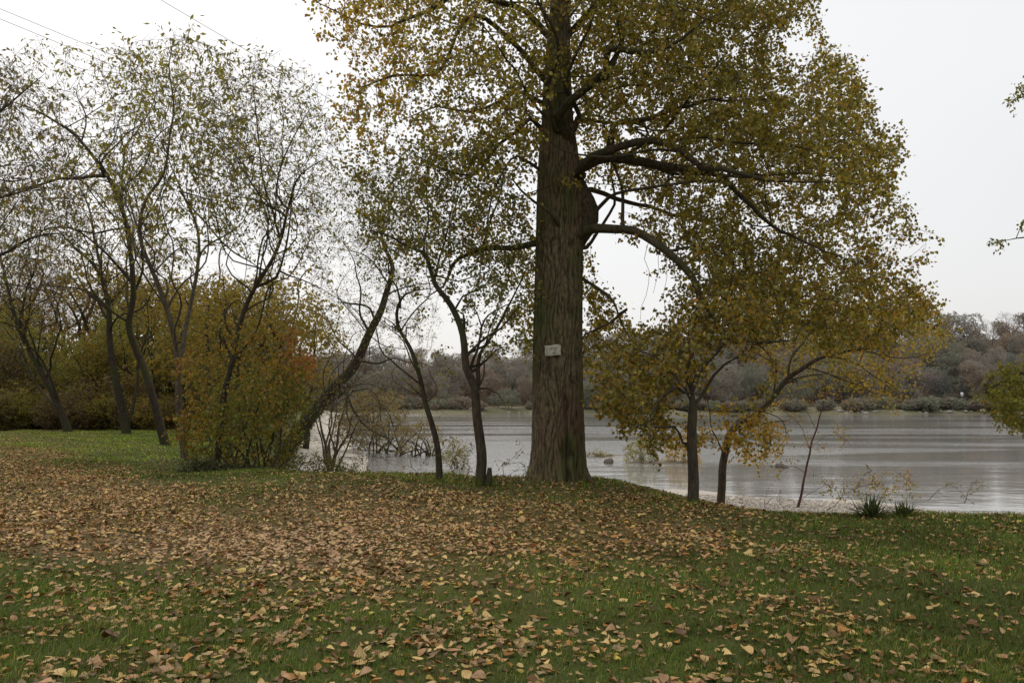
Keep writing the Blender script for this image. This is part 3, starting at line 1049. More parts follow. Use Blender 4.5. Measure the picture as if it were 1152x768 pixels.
    # pale dead shoots hanging from the right-hand limbs
    for (px, py, L, Yq) in ((757, 200, 150, 14.2), (748, 230, 100, 14.6), (770, 190, 120, 13.9), (792, 200, 130, 13.6), (873, 300, 90, 13.5), (900, 240, 110, 13.4), (735, 250, 110, 15)):
        p = np.array([at(px + r.normal(0, 2) + 1.5 * math.sin(q * 1.3) - q * 1.5, py + L * q / 8, Yq) for q in range(9)])
        V, Q_, T_ = tube(p, np.linspace(.006, .003, 9), 4); sm.add(V, Q_, T_)
    link('twigs', sm.mesh('twigs', M_twig, False, base), root)
    C = colf(r, lb)
    link('crown', mesh_np('crown', LV - base, LF, False, C, M_leaf), root)
    print('poplar nodes', len(s.P), 'leaves', len(LF))


big_poplar()
RK = .85


# ------------------------------------------------------------------ notice nailed to the poplar
def notice():
    c = at(622, 394, 16 - 0.535)
    root = thing('notice', c, 'small white notice nailed crookedly to the big trunk', 'sign')
    root.rotation_euler = (math.radians(-2), math.radians(-5), math.radians(-3))
    white = plain_mat('weathered white board', (0.30, 0.285, 0.22), (0.44, 0.42, 0.34), 14, 0.6)
    ink = plain_mat('faded ink', (0.05, 0.05, 0.045), (0.11, 0.11, 0.10), 30)
    metal = plain_mat('nail metal', (0.06, 0.06, 0.06), (0.12, 0.1, 0.08), 5, 0.5)
    nx_, nz_ = 12, 8
    w_, h_ = 0.31, 0.215
    Vv = []
    for side_ in (0, 1):
        for j in range(nz_ + 1):
            for i in range(nx_ + 1):
                u, v = i / nx_ - .5, j / nz_ - .5
                Vv.append((u * w_ + 0.006 * math.sin(v * 7), -0.006 * (1 - side_) - 0.010 * math.cos(u * 5 + v) , v * h_ * (0.94 + 0.06 * (u + .5)) + 0.004 * math.sin(u * 9)))
    n1_ = (nx_ + 1) * (nz_ + 1)
    fq = []
    for j in range(nz_):
        for i in range(nx_):
            a = j * (nx_ + 1) + i
            fq.append((a, a + 1, a + nx_ + 2, a + nx_ + 1)); a += n1_
            fq.append((a, a + nx_ + 1, a + nx_ + 2, a + 1))
    ring = [i for i in range(nx_ + 1)] + [j * (nx_ + 1) + nx_ for j in range(1, nz_ + 1)] + [nz_ * (nx_ + 1) + i for i in range(nx_ - 1, -1, -1)] + [j * (nx_ + 1) for j in range(nz_ - 1, 0, -1)]
    for a, b_ in zip(ring, ring[1:] + ring[:1]): fq.append((b_, a, a + n1_, b_ + n1_))
    link('board', mesh_np('board', np.array(Vv), np.array(fq), True, None, white), root)
    # three worn lines of lettering and a fold at the left, as far as they can be read
    r = random.Random(4)
    mb = MB()

    def stroke(x0, z0, x1, z1, wd):
        dx, dz = x1 - x0, z1 - z0; L = math.hypot(dx, dz); nx2, nz2 = -dz / L * wd, dx / L * wd
        y = -0.0205
        mb.add([(x0 + nx2, y, z0 + nz2), (x1 + nx2, y, z1 + nz2), (x1 - nx2, y, z1 - nz2), (x0 - nx2, y, z0 - nz2)], [(0, 1, 2, 3)])
    for (x0, x1, z, hh) in ((-0.045, 0.095, 0.036, 0.026), (0.030, 0.058, -0.008, 0.026), (-0.02, 0.090, -0.056, 0.022)):
        x = x0
        while x < x1 - 0.008:
            wch = r.uniform(.009, .014)
            stroke(x, z - hh / 2, x, z + hh / 2, .0022)
            if r.random() < .8: stroke(x, z + r.choice((-1, 0, 1)) * hh * .45, x + wch * .75, z + r.choice((-1, 0, 1)) * hh * .45, .002)
            if r.random() < .6: stroke(x + wch * .7, z - hh / 2, x + wch * .7, z + hh * r.choice((0, .5)), .0022)
            x += wch + .004
    stroke(-0.118, -0.085, -0.122, 0.06, .0018)
    link('lettering', mb.mesh('lettering', ink, False), root)
    for (x, z) in ((-.14, .088), (.14, .095), (-.14, -.09), (.14, -.088)):
        V, Q_, T_ = tube([(x, .03, z), (x, -.018, z), (x, -.021, z)], np.array([.002, .002, .006]), 8)
        m_ = MB(); m_.add(V, Q_, T_); link('nail', m_.mesh('nail', metal), root)


notice()

# ------------------------------------------------------------------ the small trees along the bank
pal_ol = ([OLIVE, OLIVE_D, YG, GREY], (4, 3, 2, 1))
pal_green = ([(0.10, 0.105, 0.03), (0.065, 0.07, 0.024), (0.16, 0.155, 0.04), (0.10, 0.085, 0.05)], (4, 3, 2, 1.4))

# right-hand pair
def R1():
    Y = 13.3; base = ground_at(779, 566)
    Y = base[1]
    L = [G([(779, 569), (780, 530), (779, 490), (778, 455), (777, 440)], Y, .115, .085),
         G([(777, 442), (785, 422), (798, 401), (808, 382), (815, 355), (822, 320), (830, 280)], Y, .07, .02, Y + .8),
         G([(777, 440), (777, 418), (783, 395), (788, 360), (788, 320), (786, 280)], Y, .045, .015, Y - .4),
         G([(777, 446), (762, 433), (748, 441), (738, 456), (727, 476)], Y, .035, .012, Y - .6),
         G([(779, 470), (770, 440), (745, 405), (720, 395), (695, 400)], Y, .03, .01, Y + .8),
         G([(808, 382), (835, 375), (862, 390), (880, 410)], Y + .4, .03, .01, Y + 1.2)]
    r = np.random.default_rng(4)
    A = np.concatenate([volume([(668, 420), (700, 385), (735, 365), (765, 320), (800, 300), (850, 325), (875, 365), (850, 395), (815, 400), (800, 432), (765, 440), (752, 470), (738, 500), (700, 488), (672, 460)], Y + .5, 1.6, 900, r, 45, (2.2, -.25, 3)),
                        volume([(800, 455), (870, 455), (885, 490), (862, 520), (838, 522), (815, 500), (760, 515), (745, 480)], Y + 1.9, .6, 90, r, 30)])

    def colf(r, P):
        px, py = to_px(P); n = len(P)
        o = np.clip(sstep(425, 480, py) * sstep(730, 790, px) * .6 + .15 + .25 * smooth_noise(P, 2, 3), 0, 1)
        return np.where((r.random(n) < o)[:, None], palette(r, n, [(0.25, 0.165, 0.035), (0.27, 0.18, 0.04), ORANGE], (3, 2, .6)), palette(r, n, *pal_ol) * .85)
    make_tree('slender_tree', 'straight slim tree with dense olive leaves, left of the pair on the bank', 'tree', base, L, A, 0.17, 21, None,
              dict(node_thr=.010, n_twig=2, L_twig=(.12, .35), k_leaf=9, leaf=(.05, .09), droop=.7), colf=colf, kill=.2, r0=.0035, sides=(12, .6, 1.6))


def R2():
    base = ground_at(812, 568); Y = base[1]
    L = [G([(811, 572), (812, 545), (815, 515), (818, 492), (826, 482), (842, 473), (857, 463), (872, 444), (886, 426), (902, 413), (930, 401), (962, 393), (1005, 388)], Y, .135, .06, Y - .6, 1.0),
         G([(815, 512), (806, 495), (800, 470), (794, 445), (792, 420)], Y, .03, .012, Y - .5),
         G([(905, 412), (940, 424), (975, 438), (1000, 458)], Y - .5, .028, .01, Y - 1.1),
         G([(930, 401), (965, 412), (1000, 432), (1012, 450)], Y - .6, .025, .01, Y - .2),
         G([(962, 393), (1000, 402), (1035, 398), (1060, 385)], Y - .7, .028, .01, Y - 1.2),
         G([(886, 426), (895, 395), (915, 370), (940, 350), (975, 335)], Y - .4, .045, .012, Y + .5),
         G([(857, 463), (872, 470), (880, 490), (872, 508)], Y - .3, .02, .008, Y - .3),
         G([(870, 446), (868, 420), (850, 395), (845, 370)], Y - .3, .035, .012, Y - 1.2)]
    r = np.random.default_rng(5)
    A = np.concatenate([volume([(860, 420), (900, 385), (960, 335), (1040, 335), (1072, 372), (1050, 405), (1010, 430), (1000, 455), (955, 440), (905, 432)], Y + .3, 1.4, 950, r, 40, (1.8, -.25, 5)),
                        volume([(840, 470), (885, 470), (882, 505), (858, 540), (845, 520)], Y + .9, .5, 60, r, 30),
                        volume([(840, 350), (900, 340), (900, 400), (850, 410)], Y + .4, 1.0, 110, r, 30)])

    def colf(r, P):
        px, py = to_px(P); n = len(P)
        o = np.clip(.28 + .35 * smooth_noise(P, 2, 3) + .35 * (py > 460), 0, 1)
        return np.where((r.random(n) < o)[:, None], palette(r, n, [GOLD, (0.30, 0.19, 0.04), ORANGE], (3, 2, 1.3)), palette(r, n, *pal_ol))
    make_tree('bowed_tree', 'tree whose trunk bows out to the right into drooping golden branches', 'tree', base, L, A, 0.17, 22, None,
              dict(node_thr=.010, n_twig=2, L_twig=(.12, .45), k_leaf=4.2, leaf=(.05, .085), droop=.8, density=lambda P: np.clip(.8 + .5 * smooth_noise(P, 3, 9), 0, 1)),
              colf=colf, kill=.2, r0=.0032, twig=M_twig_red, sides=(14, .6, 1.8))


def R3():
    base = ground_at(898, 571); Y = base[1]
    L = [G([(897, 573), (903, 550), (907, 527), (912, 502), (918, 482), (925, 458), (930, 432), (938, 415)], Y, .05, .014),
         G([(911, 505), (900, 484), (888, 466), (870, 455)], Y, .012, .004, Y - .3),
         G([(906, 532), (892, 526), (880, 530), (875, 538)], Y, .010, .004, Y - .2),
         G([(918, 482), (905, 462), (893, 445), (890, 430)], Y, .010, .004, Y + .3),
         G([(913, 500), (930, 490), (948, 492), (958, 500)], Y, .009, .004, Y - .3),
         G([(899, 565), (912, 552), (930, 545), (955, 548), (985, 545), (1010, 552)], Y, .010, .004, Y - .6),
         G([(925, 460), (945, 448), (960, 452)], Y, .008, .003, Y + .3)]
    r = np.random.default_rng(6)
    A = np.concatenate([volume([(865, 430), (960, 425), (960, 500), (900, 520), (872, 530)], Y, .5, 60, r, 20),
                        volume([(905, 535), (1030, 525), (1035, 560), (930, 560)], Y - .3, .5, 90, r, 15)])
    make_tree('sapling', 'thin reddish sapling with few leaves and low trailing shoots at the shore', 'sapling', base, L, A, 0.10, 23,
              ([(0.24, 0.17, 0.06), (0.17, 0.10, 0.05), (0.16, 0.15, 0.05), (0.2, 0.09, 0.05)], (3, 2, 2, 1)),
              dict(node_thr=.0045, n_twig=1, L_twig=(.05, .15), k_leaf=3.2, leaf=(.04, .07), droop=.3, tw_r=.003), kill=.12, r0=.0032, bark=M_twig_red, twig=M_twig_red, thr=.006)


R1(); R2(); R3()


def M1():
    base = ground_at(494, 541); Y = base[1]
    L = [G([(494, 544), (493, 510), (487, 480), (478, 450), (469, 415), (461, 388), (450, 364), (449, 344), (457, 330), (470, 325), (486, 323)], Y, .088, .022, Y - .4),
         G([(461, 390), (448, 368), (438, 362), (425, 350)], Y, .025, .01, Y + .6),
         G([(450, 346), (443, 325), (436, 300), (440, 270)], Y, .03, .012, Y + .5),
         G([(480, 452), (470, 440), (452, 425)], Y, .018, .008, Y - .4)]
    r = np.random.default_rng(7)
    A = np.concatenate([volume([(380, 200), (470, 200), (485, 320), (470, 400), (430, 400), (400, 330)], Y + .3, 1.3, 330, r, 40),
                        volume([(455, 400), (505, 392), (520, 425), (470, 430)], Y, .5, 40, r, 15)])
    make_tree('crooked_tree', 'thin crooked tree on the bank between the leaning willow and the forked tree', 'tree', base, L, A, 0.18, 24, pal_green,
              dict(node_thr=.008, n_twig=1, L_twig=(.12, .4), k_leaf=3.2, leaf=(.04, .075), droop=.6), kill=.22, r0=.003, sides=(14, .6, 1.8))


def M2():
    base = ground_at(540, 546); Y = base[1]
    L = [G([(541, 549), (539, 500), (537, 460), (534, 436), (524, 415), (521, 390), (517, 368), (509, 345), (500, 331), (489, 319), (480, 298), (475, 282), (460, 276), (435, 264), (408, 258)], Y, .125, .03, Y - .6),
         G([(537, 437), (541, 412), (546, 393), (556, 370), (569, 349), (578, 333), (592, 308), (604, 280)], Y, .06, .015, Y + 1.0),
         G([(529, 418), (536, 393), (540, 365), (551, 351), (572, 342), (598, 338)], Y, .04, .012, Y - .7),
         G([(512, 348), (519, 334), (536, 327), (550, 310)], Y, .03, .012, Y + .4),
         G([(520, 378), (522, 365), (520, 355)], Y, .045, .03),
         G([(478, 290), (476, 250), (478, 210), (484, 170)], Y - .3, .03, .01, Y + .3),
         G([(489, 318), (500, 280), (508, 240), (520, 200)], Y - .3, .025, .01, Y - 1),
         G([(537, 440), (548, 436), (560, 442), (566, 450)], Y, .03, .01, Y - .3)]
    r = np.random.default_rng(8)
    A = np.concatenate([volume([(385, 180), (560, 150), (600, 260), (600, 330), (560, 372), (505, 340), (480, 300), (420, 300)], Y, 1.8, 560, r, 50),
                        volume([(500, 340), (600, 330), (590, 400), (550, 410), (515, 380)], Y + .2, 1.0, 90, r, 25)])
    make_tree('forked_tree', 'small dark tree forking low down, just left of the massive trunk', 'tree', base, L, A, 0.18, 25, pal_green,
              dict(node_thr=.009, n_twig=2, L_twig=(.12, .42), k_leaf=5.5, leaf=(.045, .085), droop=.6), kill=.22, r0=.0035, sides=(14, .6, 1.8))


def willow():
    global RK
    RK = .85
    base = ground_at(322, 522); Y = base[1]
    L = [G([(306, 532), (322, 508), (338, 484), (354, 462), (372, 441), (388, 424), (402, 406), (415, 376), (427, 350), (437, 322), (441, 300), (432, 275), (425, 245), (430, 215)], Y, .44, .05, Y - 2.0, .8),
         G([(384, 432), (397, 456), (412, 475), (426, 487), (442, 495), (458, 500)], Y - 1.2, .09, .015, Y - 2.6),
         G([(391, 448), (391, 472), (399, 487), (408, 498)], Y - 1.5, .05, .012, Y - 1.8),
         G([(387, 427), (400, 440), (415, 440), (424, 452), (426, 463), (418, 470)], Y - 1.2, .05, .012, Y - 1.0),
         G([(404, 405), (425, 409), (445, 402), (468, 406), (490, 415)], Y - 1.4, .06, .015, Y - 2.4),
         G([(360, 456), (375, 447), (390, 436), (398, 430)], Y - .8, .09, .05, Y - 1.6),
         G([(427, 350), (445, 325), (470, 318), (500, 325)], Y - 1.8, .06, .015, Y - 2.4),
         G([(415, 376), (405, 350), (402, 320), (395, 290), (380, 262)], Y - 1.6, .07, .015, Y - .6),
         G([(438, 320), (420, 300), (400, 285), (372, 275)], Y - 1.8, .05, .012, Y - 2.6),
         G([(402, 406), (380, 385), (365, 360), (355, 330)], Y - 1.4, .05, .012, Y - .4)]
    RK = .85
    r = np.random.default_rng(9)
    A = np.concatenate([volume([(345, 200), (470, 180), (500, 320), (490, 400), (440, 390), (380, 400), (345, 330)], Y - 1.6, 2.6, 1200, r, 50),
                        volume([(380, 420), (500, 400), (520, 440), (470, 510), (400, 500)], Y - 1.8, 1.3, 160, r, 30)])
    root, s = make_tree('willow_tree', 'thick ivy-clad willow leaning far to the right over the water', 'tree', base, L, A, 0.24, 26,
                        ([(0.12, 0.11, 0.04), (0.15, 0.12, 0.07), (0.09, 0.08, 0.04), (0.17, 0.11, 0.05)], (3, 3, 2, 1)),
                        [dict(node_thr=.012, n_twig=2, L_twig=(.2, .7), k_leaf=2.2, leaf=(.05, .09), w=.25, droop=.8, tw_r=.0035)], kill=.3, r0=.0048, sides=(34, .8, 3.0))
    # ivy on the lower trunk
    R = resample(L[0], .05)[:95]
    k = r.integers(0, len(R), 3000)
    o = unit(r.normal(size=(len(k), 3))) * (R[k, 3] * (.95 + .35 * r.random(len(k)) ** 2.5) + .015)[:, None]
    B = R[k, :3] + o
    LV, LF = leaf_quads(B, unit(o + r.normal(size=o.shape) * .1 + np.array([0, 0, -.25])), r.uniform(.05, .09, len(k)), .45, r.uniform(-.1, .1, (len(k), 1)), r)
    C = palette(r, len(k), [(0.03, 0.045, 0.015), (0.05, 0.065, 0.02), (0.08, 0.085, 0.03)], (3, 3, 1))
    link('ivy', mesh_np('ivy', LV - base, LF, False, C, M_leaf), root)


M1(); M2(); willow()

# ------------------------------------------------------------------ the trees at the left
pal_loc = ([(0.145, 0.14, 0.036), (0.105, 0.104, 0.032), (0.20, 0.175, 0.04), (0.15, 0.115, 0.055)], (4, 3, 1.6, 1.6))
FL = dict(node_thr=.016, n_twig=3, L_twig=(.25, .9), k_leaf=1.6, leaf=(.12, .24), w=.19, droop=.8, tw_r=.0055, spread=.04)


def clump(f, lo, hi, seed):
    return lambda P: np.clip(lo + (hi - lo) * sstep(-.05, .4, smooth_noise(P, f, seed)), 0, 1)


def left_trees():
    def mt(*a_, **k_):
        return make_tree(*a_, wob=.12, sides=(42, 1.6, 5.0), e=2.1, **k_)
    r = np.random.default_rng(40)
    # the twin-limbed tree (1)
    b = ground_at(187, 501); Y = b[1]
    L = [G([(188, 505), (180, 478), (172, 450), (162, 415), (150, 385), (145, 362), (150, 335), (149, 305), (140, 245), (126, 206), (106, 176), (86, 152), (62, 136), (30, 120), (0, 110)], Y, .26, .05, Y - 3),
         G([(149, 300), (147, 265), (138, 235), (137, 200), (140, 165), (132, 130)], Y - .5, .12, .03, Y + 2),
         G([(118, 198), (90, 200), (60, 203), (30, 212), (0, 222), (-30, 240)], Y - 1, .11, .03, Y + 3),
         G([(150, 330), (162, 290), (158, 250), (150, 215), (143, 168)], Y, .08, .02, Y - 2),
         G([(149, 318), (120, 285), (90, 262), (60, 258), (20, 270)], Y, .08, .02, Y - 3),
         G([(92, 158), (97, 130), (88, 105), (92, 80)], Y - 1.5, .05, .015, Y - 1),
         G([(140, 165), (160, 140), (175, 110), (178, 80)], Y + 1, .04, .015, Y)]
    A = volume([(-40, 80), (40, 40), (120, 50), (205, 45), (215, 120), (170, 230), (150, 300), (100, 290), (-30, 290)], Y - 1, 4.5, 2100, r, 60)
    mt('spreading_tree', 'dark spreading tree with a long limb reaching up to the left, behind the grass strip', 'tree', b, L, A, .38, 41, pal_loc,
              dict(FL, density=clump(.5, .38, 1, 2)), kill=.5, r0=.007)
    # (2) the forked pair beside the orange shrub
    b = ground_at(207, 517); Y = b[1]
    L = [G([(209, 521), (205, 490), (201, 455), (200, 420), (197, 385), (188, 350), (177, 318), (165, 290), (157, 262), (164, 225), (184, 196), (192, 152), (196, 120), (190, 75), (196, 40)], Y, .17, .03, Y - 2),
         G([(200, 430), (206, 390), (215, 345), (222, 302), (224, 272), (214, 240), (203, 212), (192, 180), (180, 140)], Y, .12, .03, Y + 2.5),
         G([(223, 290), (233, 276), (252, 264), (275, 250), (285, 225)], Y + 1.2, .06, .02, Y + .5),
         G([(208, 224), (240, 262), (272, 288), (292, 303)], Y + 1.5, .05, .03, Y - 1.5),
         G([(157, 262), (146, 235), (140, 205), (120, 180)], Y - .8, .05, .015, Y + .5),
         G([(172, 308), (195, 285), (210, 283), (221, 305)], Y - .4, .04, .03, Y + .8),
         G([(202, 215), (232, 222), (262, 228), (300, 232)], Y + 1.6, .04, .015, Y)]
    A = np.concatenate([volume([(130, 60), (205, 30), (265, 50), (275, 140), (262, 250), (215, 300), (150, 290), (120, 200)], Y, 3.6, 1800, r, 50),
                        volume([(160, 85), (225, 80), (235, 130), (200, 145), (160, 120)], Y - 1, 1.4, 220, r, 20)])
    mt('twin_stemmed_tree', 'brown twin-stemmed tree rising at the left edge of the big yellow shrub', 'tree', b, L, A, .32, 42, pal_loc,
              dict(FL, k_leaf=1.9, density=clump(.55, .38, 1, 3)), kill=.44, r0=.006, bark=M_bark_pale)
    # (3) the one in front of the shrub
    b = ground_at(245, 524); Y = b[1] - .6
    b = on_ground(245, Y)
    L = [G([(244, 529), (247, 485), (253, 445), (262, 400), (273, 352), (288, 322), (304, 296), (317, 266), (325, 236), (333, 205), (345, 190), (365, 178)], Y, .155, .03, Y - 1.5),
         G([(288, 322), (312, 312), (322, 285), (328, 245), (330, 210)], Y - .1, .07, .03, Y + 1),
         G([(316, 268), (306, 240), (295, 200), (289, 150), (285, 100), (283, 70)], Y - .8, .06, .015, Y + .6),
         G([(326, 236), (312, 220), (318, 180), (335, 145), (350, 120)], Y - 1, .05, .015, Y - 2.4),
         G([(318, 240), (292, 228), (266, 222), (240, 216)], Y - .8, .05, .012, Y - 2),
         G([(262, 402), (268, 380), (262, 352), (258, 340)], Y, .035, .02, Y + .4),
         G([(325, 310), (360, 322), (395, 345)], Y, .03, .01, Y - 1.2)]
    A = np.concatenate([volume([(225, 100), (285, 50), (345, 75), (385, 150), (395, 240), (365, 320), (320, 300), (240, 260), (215, 190)], Y - .8, 3.2, 1900, r, 50)])
    mt('upright_tree', 'slim upright tree standing in front of the big yellow shrub', 'tree', b, L, A, .3, 43, pal_loc,
              dict(FL, k_leaf=2.2, leaf=(.09, .17), density=clump(.6, .42, 1, 4)), kill=.42, r0=.0055)
    # (4), (5) farther back
    b = ground_at(142, 487.5); Y = b[1]
    L = [G([(143, 491), (136, 455), (129, 420), (124, 385), (122, 350), (117, 322), (106, 298), (82, 276), (55, 248)], Y, .36, .08, Y - 3),
         G([(118, 325), (113, 300), (104, 260), (95, 220), (80, 185)], Y, .16, .04, Y + 3),
         G([(145, 480), (152, 440), (156, 405), (165, 370), (168, 330)], Y, .15, .05, Y + 2),
         G([(121, 345), (140, 320), (152, 290), (165, 250)], Y, .12, .03, Y + 2)]
    A = volume([(20, 200), (80, 150), (170, 170), (190, 270), (180, 360), (90, 340), (30, 300)], Y, 5, 700, r, 50)
    mt('dark_tree', 'dark tree at the far end of the lawn, left of the spreading tree', 'tree', b, L, A, .6, 44,
              ([(0.14, 0.11, 0.035), (0.10, 0.085, 0.03), (0.19, 0.12, 0.04)], (3, 3, 2)), dict(FL, L_twig=(.5, 1.2), k_leaf=4, leaf=(.14, .24), tw_r=.008), kill=.8, r0=.009)
    b = ground_at(76, 485.5); Y = b[1]
    L = [G([(78, 488), (68, 462), (56, 435), (40, 405), (22, 370), (10, 330), (0, 290), (-15, 250)], Y, .34, .08, Y - 2),
         G([(70, 465), (58, 430), (42, 395), (30, 385)], Y, .14, .06, Y - 3),
         G([(22, 370), (28, 330), (40, 290), (48, 250)], Y, .12, .04, Y - 3),
         G([(74, 475), (40, 430), (15, 385), (-10, 350)], Y, .12, .05, Y + 2)]
    A = volume([(-60, 200), (40, 210), (80, 290), (70, 380), (-60, 370)], Y - 1, 5, 600, r, 50)
    mt('leaning_tree', 'bare dark tree leaning left at the far left edge of the wood', 'tree', b, L, A, .6, 45,
              ([(0.15, 0.12, 0.04), (0.11, 0.08, 0.04)], (3, 2)), dict(FL, L_twig=(.5, 1.2), k_leaf=3.4, leaf=(.14, .24), tw_r=.008), kill=.8, r0=.009)
    # (6) its trunk stands outside the frame at the left, its boughs reach in
    Y = 24; b = on_ground(-70, Y)
    L = [G([(-70, 519), (-74, 440), (-70, 360), (-76, 280), (-66, 200), (-60, 120), (-66, 40)], Y, .28, .06),
         G([(-72, 330), (-40, 300), (0, 282), (35, 268), (62, 264), (95, 272)], Y, .12, .02, Y - 2),
         G([(-72, 270), (-40, 235), (0, 222), (40, 212), (75, 215)], Y, .10, .02, Y + 2),
         G([(-66, 200), (-30, 150), (0, 128), (30, 100), (52, 82)], Y, .10, .015, Y - 1),
         G([(-70, 240), (-30, 210), (0, 190), (30, 185)], Y, .07, .015, Y - 3),
         G([(-72, 350), (-30, 330), (10, 320), (60, 330)], Y, .07, .015, Y + 1)]
    A = volume([(-160, 60), (0, 50), (55, 90), (90, 200), (110, 270), (60, 340), (-160, 350)], Y, 3.5, 1100, r, 60)
    mt('overhanging_tree', 'purplish bare tree just outside the left edge, its twiggy boughs reaching in', 'tree', b, L, A, .34, 46,
              ([(0.10, 0.08, 0.06), (0.09, 0.09, 0.035)], (2, 1)), dict(FL, k_leaf=.9, n_twig=3), kill=.42, r0=.0045, twig=M_twig)


RK = .72
left_trees()
RK = 1.0


# ------------------------------------------------------------------ the big yellow shrub and other shrubs
def shrub(name, label, cat, base, poly, Yc, th, nA, D, seed, pal, fol, stems=5, colf=None, group=None, nf=None, spread=.5, kill=None, r0=.003, twig=None, bark=None, trop=(0, 0, .05)):
    r = np.random.default_rng(seed)
    A = volume(poly, Yc, th, nA, r, 25, nf)
    L = []
    for i in range(stems):
        q = A[r.integers(len(A))]
        st = np.array(base) + np.array([r.normal() * spread * .3, r.normal() * spread * .3, -.05])
        mid = st * .5 + q * .5 + np.array([0, 0, .12 * np.linalg.norm(q - st)])
        L.append(np.array([[*st, D * .16], [*mid, D * .1], [*q, D * .04]]))
    return make_tree(name, label, cat, base, L, A, D, seed, pal, fol, colf=colf, kill=kill, r0=r0, group=group, twig=twig, bark=bark, trop=trop, trunk_name='stems', crown_name='foliage', thr=.01)


def big_shrub():
    Y = 22.5; b = on_ground(288, Y)

    def colf(r, P):
        px, py = to_px(P); n = len(P)
        red = sstep(300, 350, px) * sstep(450, 385, py) * .6
        orange = .16 + .42 * sstep(450, 380, py) + .35 * sstep(245, 205, px)
        c = palette(r, n, [(0.11, 0.112, 0.026), (0.075, 0.082, 0.024), (0.165, 0.145, 0.032)], (3, 3, 1.5))
        c2 = palette(r, n, [(0.20, 0.115, 0.025), (0.17, 0.09, 0.025), (0.21, 0.145, 0.03)], (3, 2, 2))
        c3 = palette(r, n, [(0.22, 0.065, 0.03), (0.16, 0.05, 0.03)], (1, 1))
        k = np.clip(orange + .4 * smooth_noise(P, 1.6, 3), 0, 1)
        c = np.where((r.random(n) < k)[:, None], c2, c)
        return np.where((r.random(n) < red)[:, None], c3, c)
    shrub('yellow_shrub', 'big rounded shrub in yellow and orange leaf, reddening at its top right', 'shrub', b,
          [(210, 430), (203, 405), (222, 400), (228, 376), (248, 388), (262, 362), (278, 372), (296, 358), (312, 376), (332, 370), (334, 392), (350, 408), (336, 428), (346, 448), (334, 466), (338, 488), (322, 500), (326, 530), (285, 534), (222, 528), (212, 505), (198, 486), (208, 455)], Y, 1.8, 2300, .2, 51, None,
          dict(node_thr=.012, n_twig=2, L_twig=(.2, .5), k_leaf=8, leaf=(.06, .13), w=.3, droop=.9), stems=14, colf=colf, kill=.24, spread=1.5, nf=(2.4, 0.0, 4))
    # undergrowth behind the shrub toward the willow
    shrub('low_shrub', 'low green tangle at the foot of the leaning willow', 'shrub', on_ground(345, 21.2),
          [(300, 540), (310, 522), (345, 512), (385, 516), (420, 530), (425, 545), (360, 552)], 21.0, .8, 320, .1, 52,
          ([(0.06, 0.07, 0.025), (0.09, 0.085, 0.03), (0.12, 0.10, 0.05)], (3, 2, 1)), dict(node_thr=.01, n_twig=2, L_twig=(.05, .2), k_leaf=6, leaf=(.04, .07), w=.3, droop=.2), stems=8, spread=1.6, kill=.13)
    shrub('ivy_bed', 'dark ivy bed beneath the slim tree and the yellow shrub', 'ground plant', on_ground(262, 20.8),
          [(195, 530), (215, 515), (260, 520), (315, 532), (320, 545), (260, 545)], 21.2, 1.2, 380, .1, 53,
          ([(0.035, 0.045, 0.022), (0.07, 0.075, 0.05), (0.10, 0.09, 0.06)], (4, 2, 1)), dict(node_thr=.01, n_twig=2, L_twig=(.05, .15), k_leaf=6, leaf=(.05, .08), w=.4, droop=.1), stems=10, spread=2.2, kill=.13)
    # multi-stemmed bare bush at the water
    Y = 25.0; b = on_ground(372, Y)
    r = np.random.default_rng(54)
    L = []
    for i, (tx, ty) in enumerate(((352, 440), (366, 420), (380, 410), (392, 430), (412, 455), (372, 450), (430, 480), (345, 470))):
        L.append(G([(372 + i - 3, 540), (372 + (tx - 372) * .25, 505), (372 + (tx - 372) * .6, 470), (tx, ty)], Y + r.normal() * .3, .07 if i < 4 else .04, .012, Y + r.normal() * 1.2))
    A = volume([(340, 400), (420, 400), (470, 450), (440, 520), (390, 525), (345, 500)], Y, 1.8, 420, r, 40)
    make_tree('multi_stemmed_bush', 'bare grey-brown bush of many thin stems behind the leaning willow', 'shrub', b, L, A, .22, 55,
              ([(0.17, 0.15, 0.07), (0.14, 0.11, 0.06)], (2, 1)), dict(FL, node_thr=.008, L_twig=(.2, .6), k_leaf=1.0, leaf=(.05, .08)), kill=.3, r0=.004, bark=M_bark_pale, twig=M_twig)
    # pale thicket standing in the water beyond
    pal_w = ([(0.17, 0.145, 0.085), (0.14, 0.115, 0.08), (0.17, 0.13, 0.10), (0.22, 0.13, 0.06)], (3, 3, 3, .4))
    for k, (px, Yb, poly, lab) in enumerate(((420, 50, [(370, 500), (378, 462), (400, 440), (440, 438), (455, 465), (462, 503)], 'broad straw-coloured thicket on the flooded margin behind the bare bush'),
                                 (478, 47, [(445, 505), (452, 478), (475, 470), (492, 480), (500, 508)], 'small straw-coloured thicket at the right end of the flooded margin'))):
        base = np.array([(px - 576) / F * Yb, Yb, WATER - .05])
        shrub('thicket', lab, 'shrub', base, poly, Yb, 2.4 if k == 0 else 1.2, (900, 420)[k], .32, 56 + k, pal_w,
              dict(FL, node_thr=.02, n_twig=2, L_twig=(.3, .9), k_leaf=9, leaf=(.10, .19), w=.2, tw_r=.007), stems=14, spread=5 if k == 0 else 2, kill=.42, r0=.006, twig=M_twig_far, group='thickets on the flooded margin')


big_shrub()


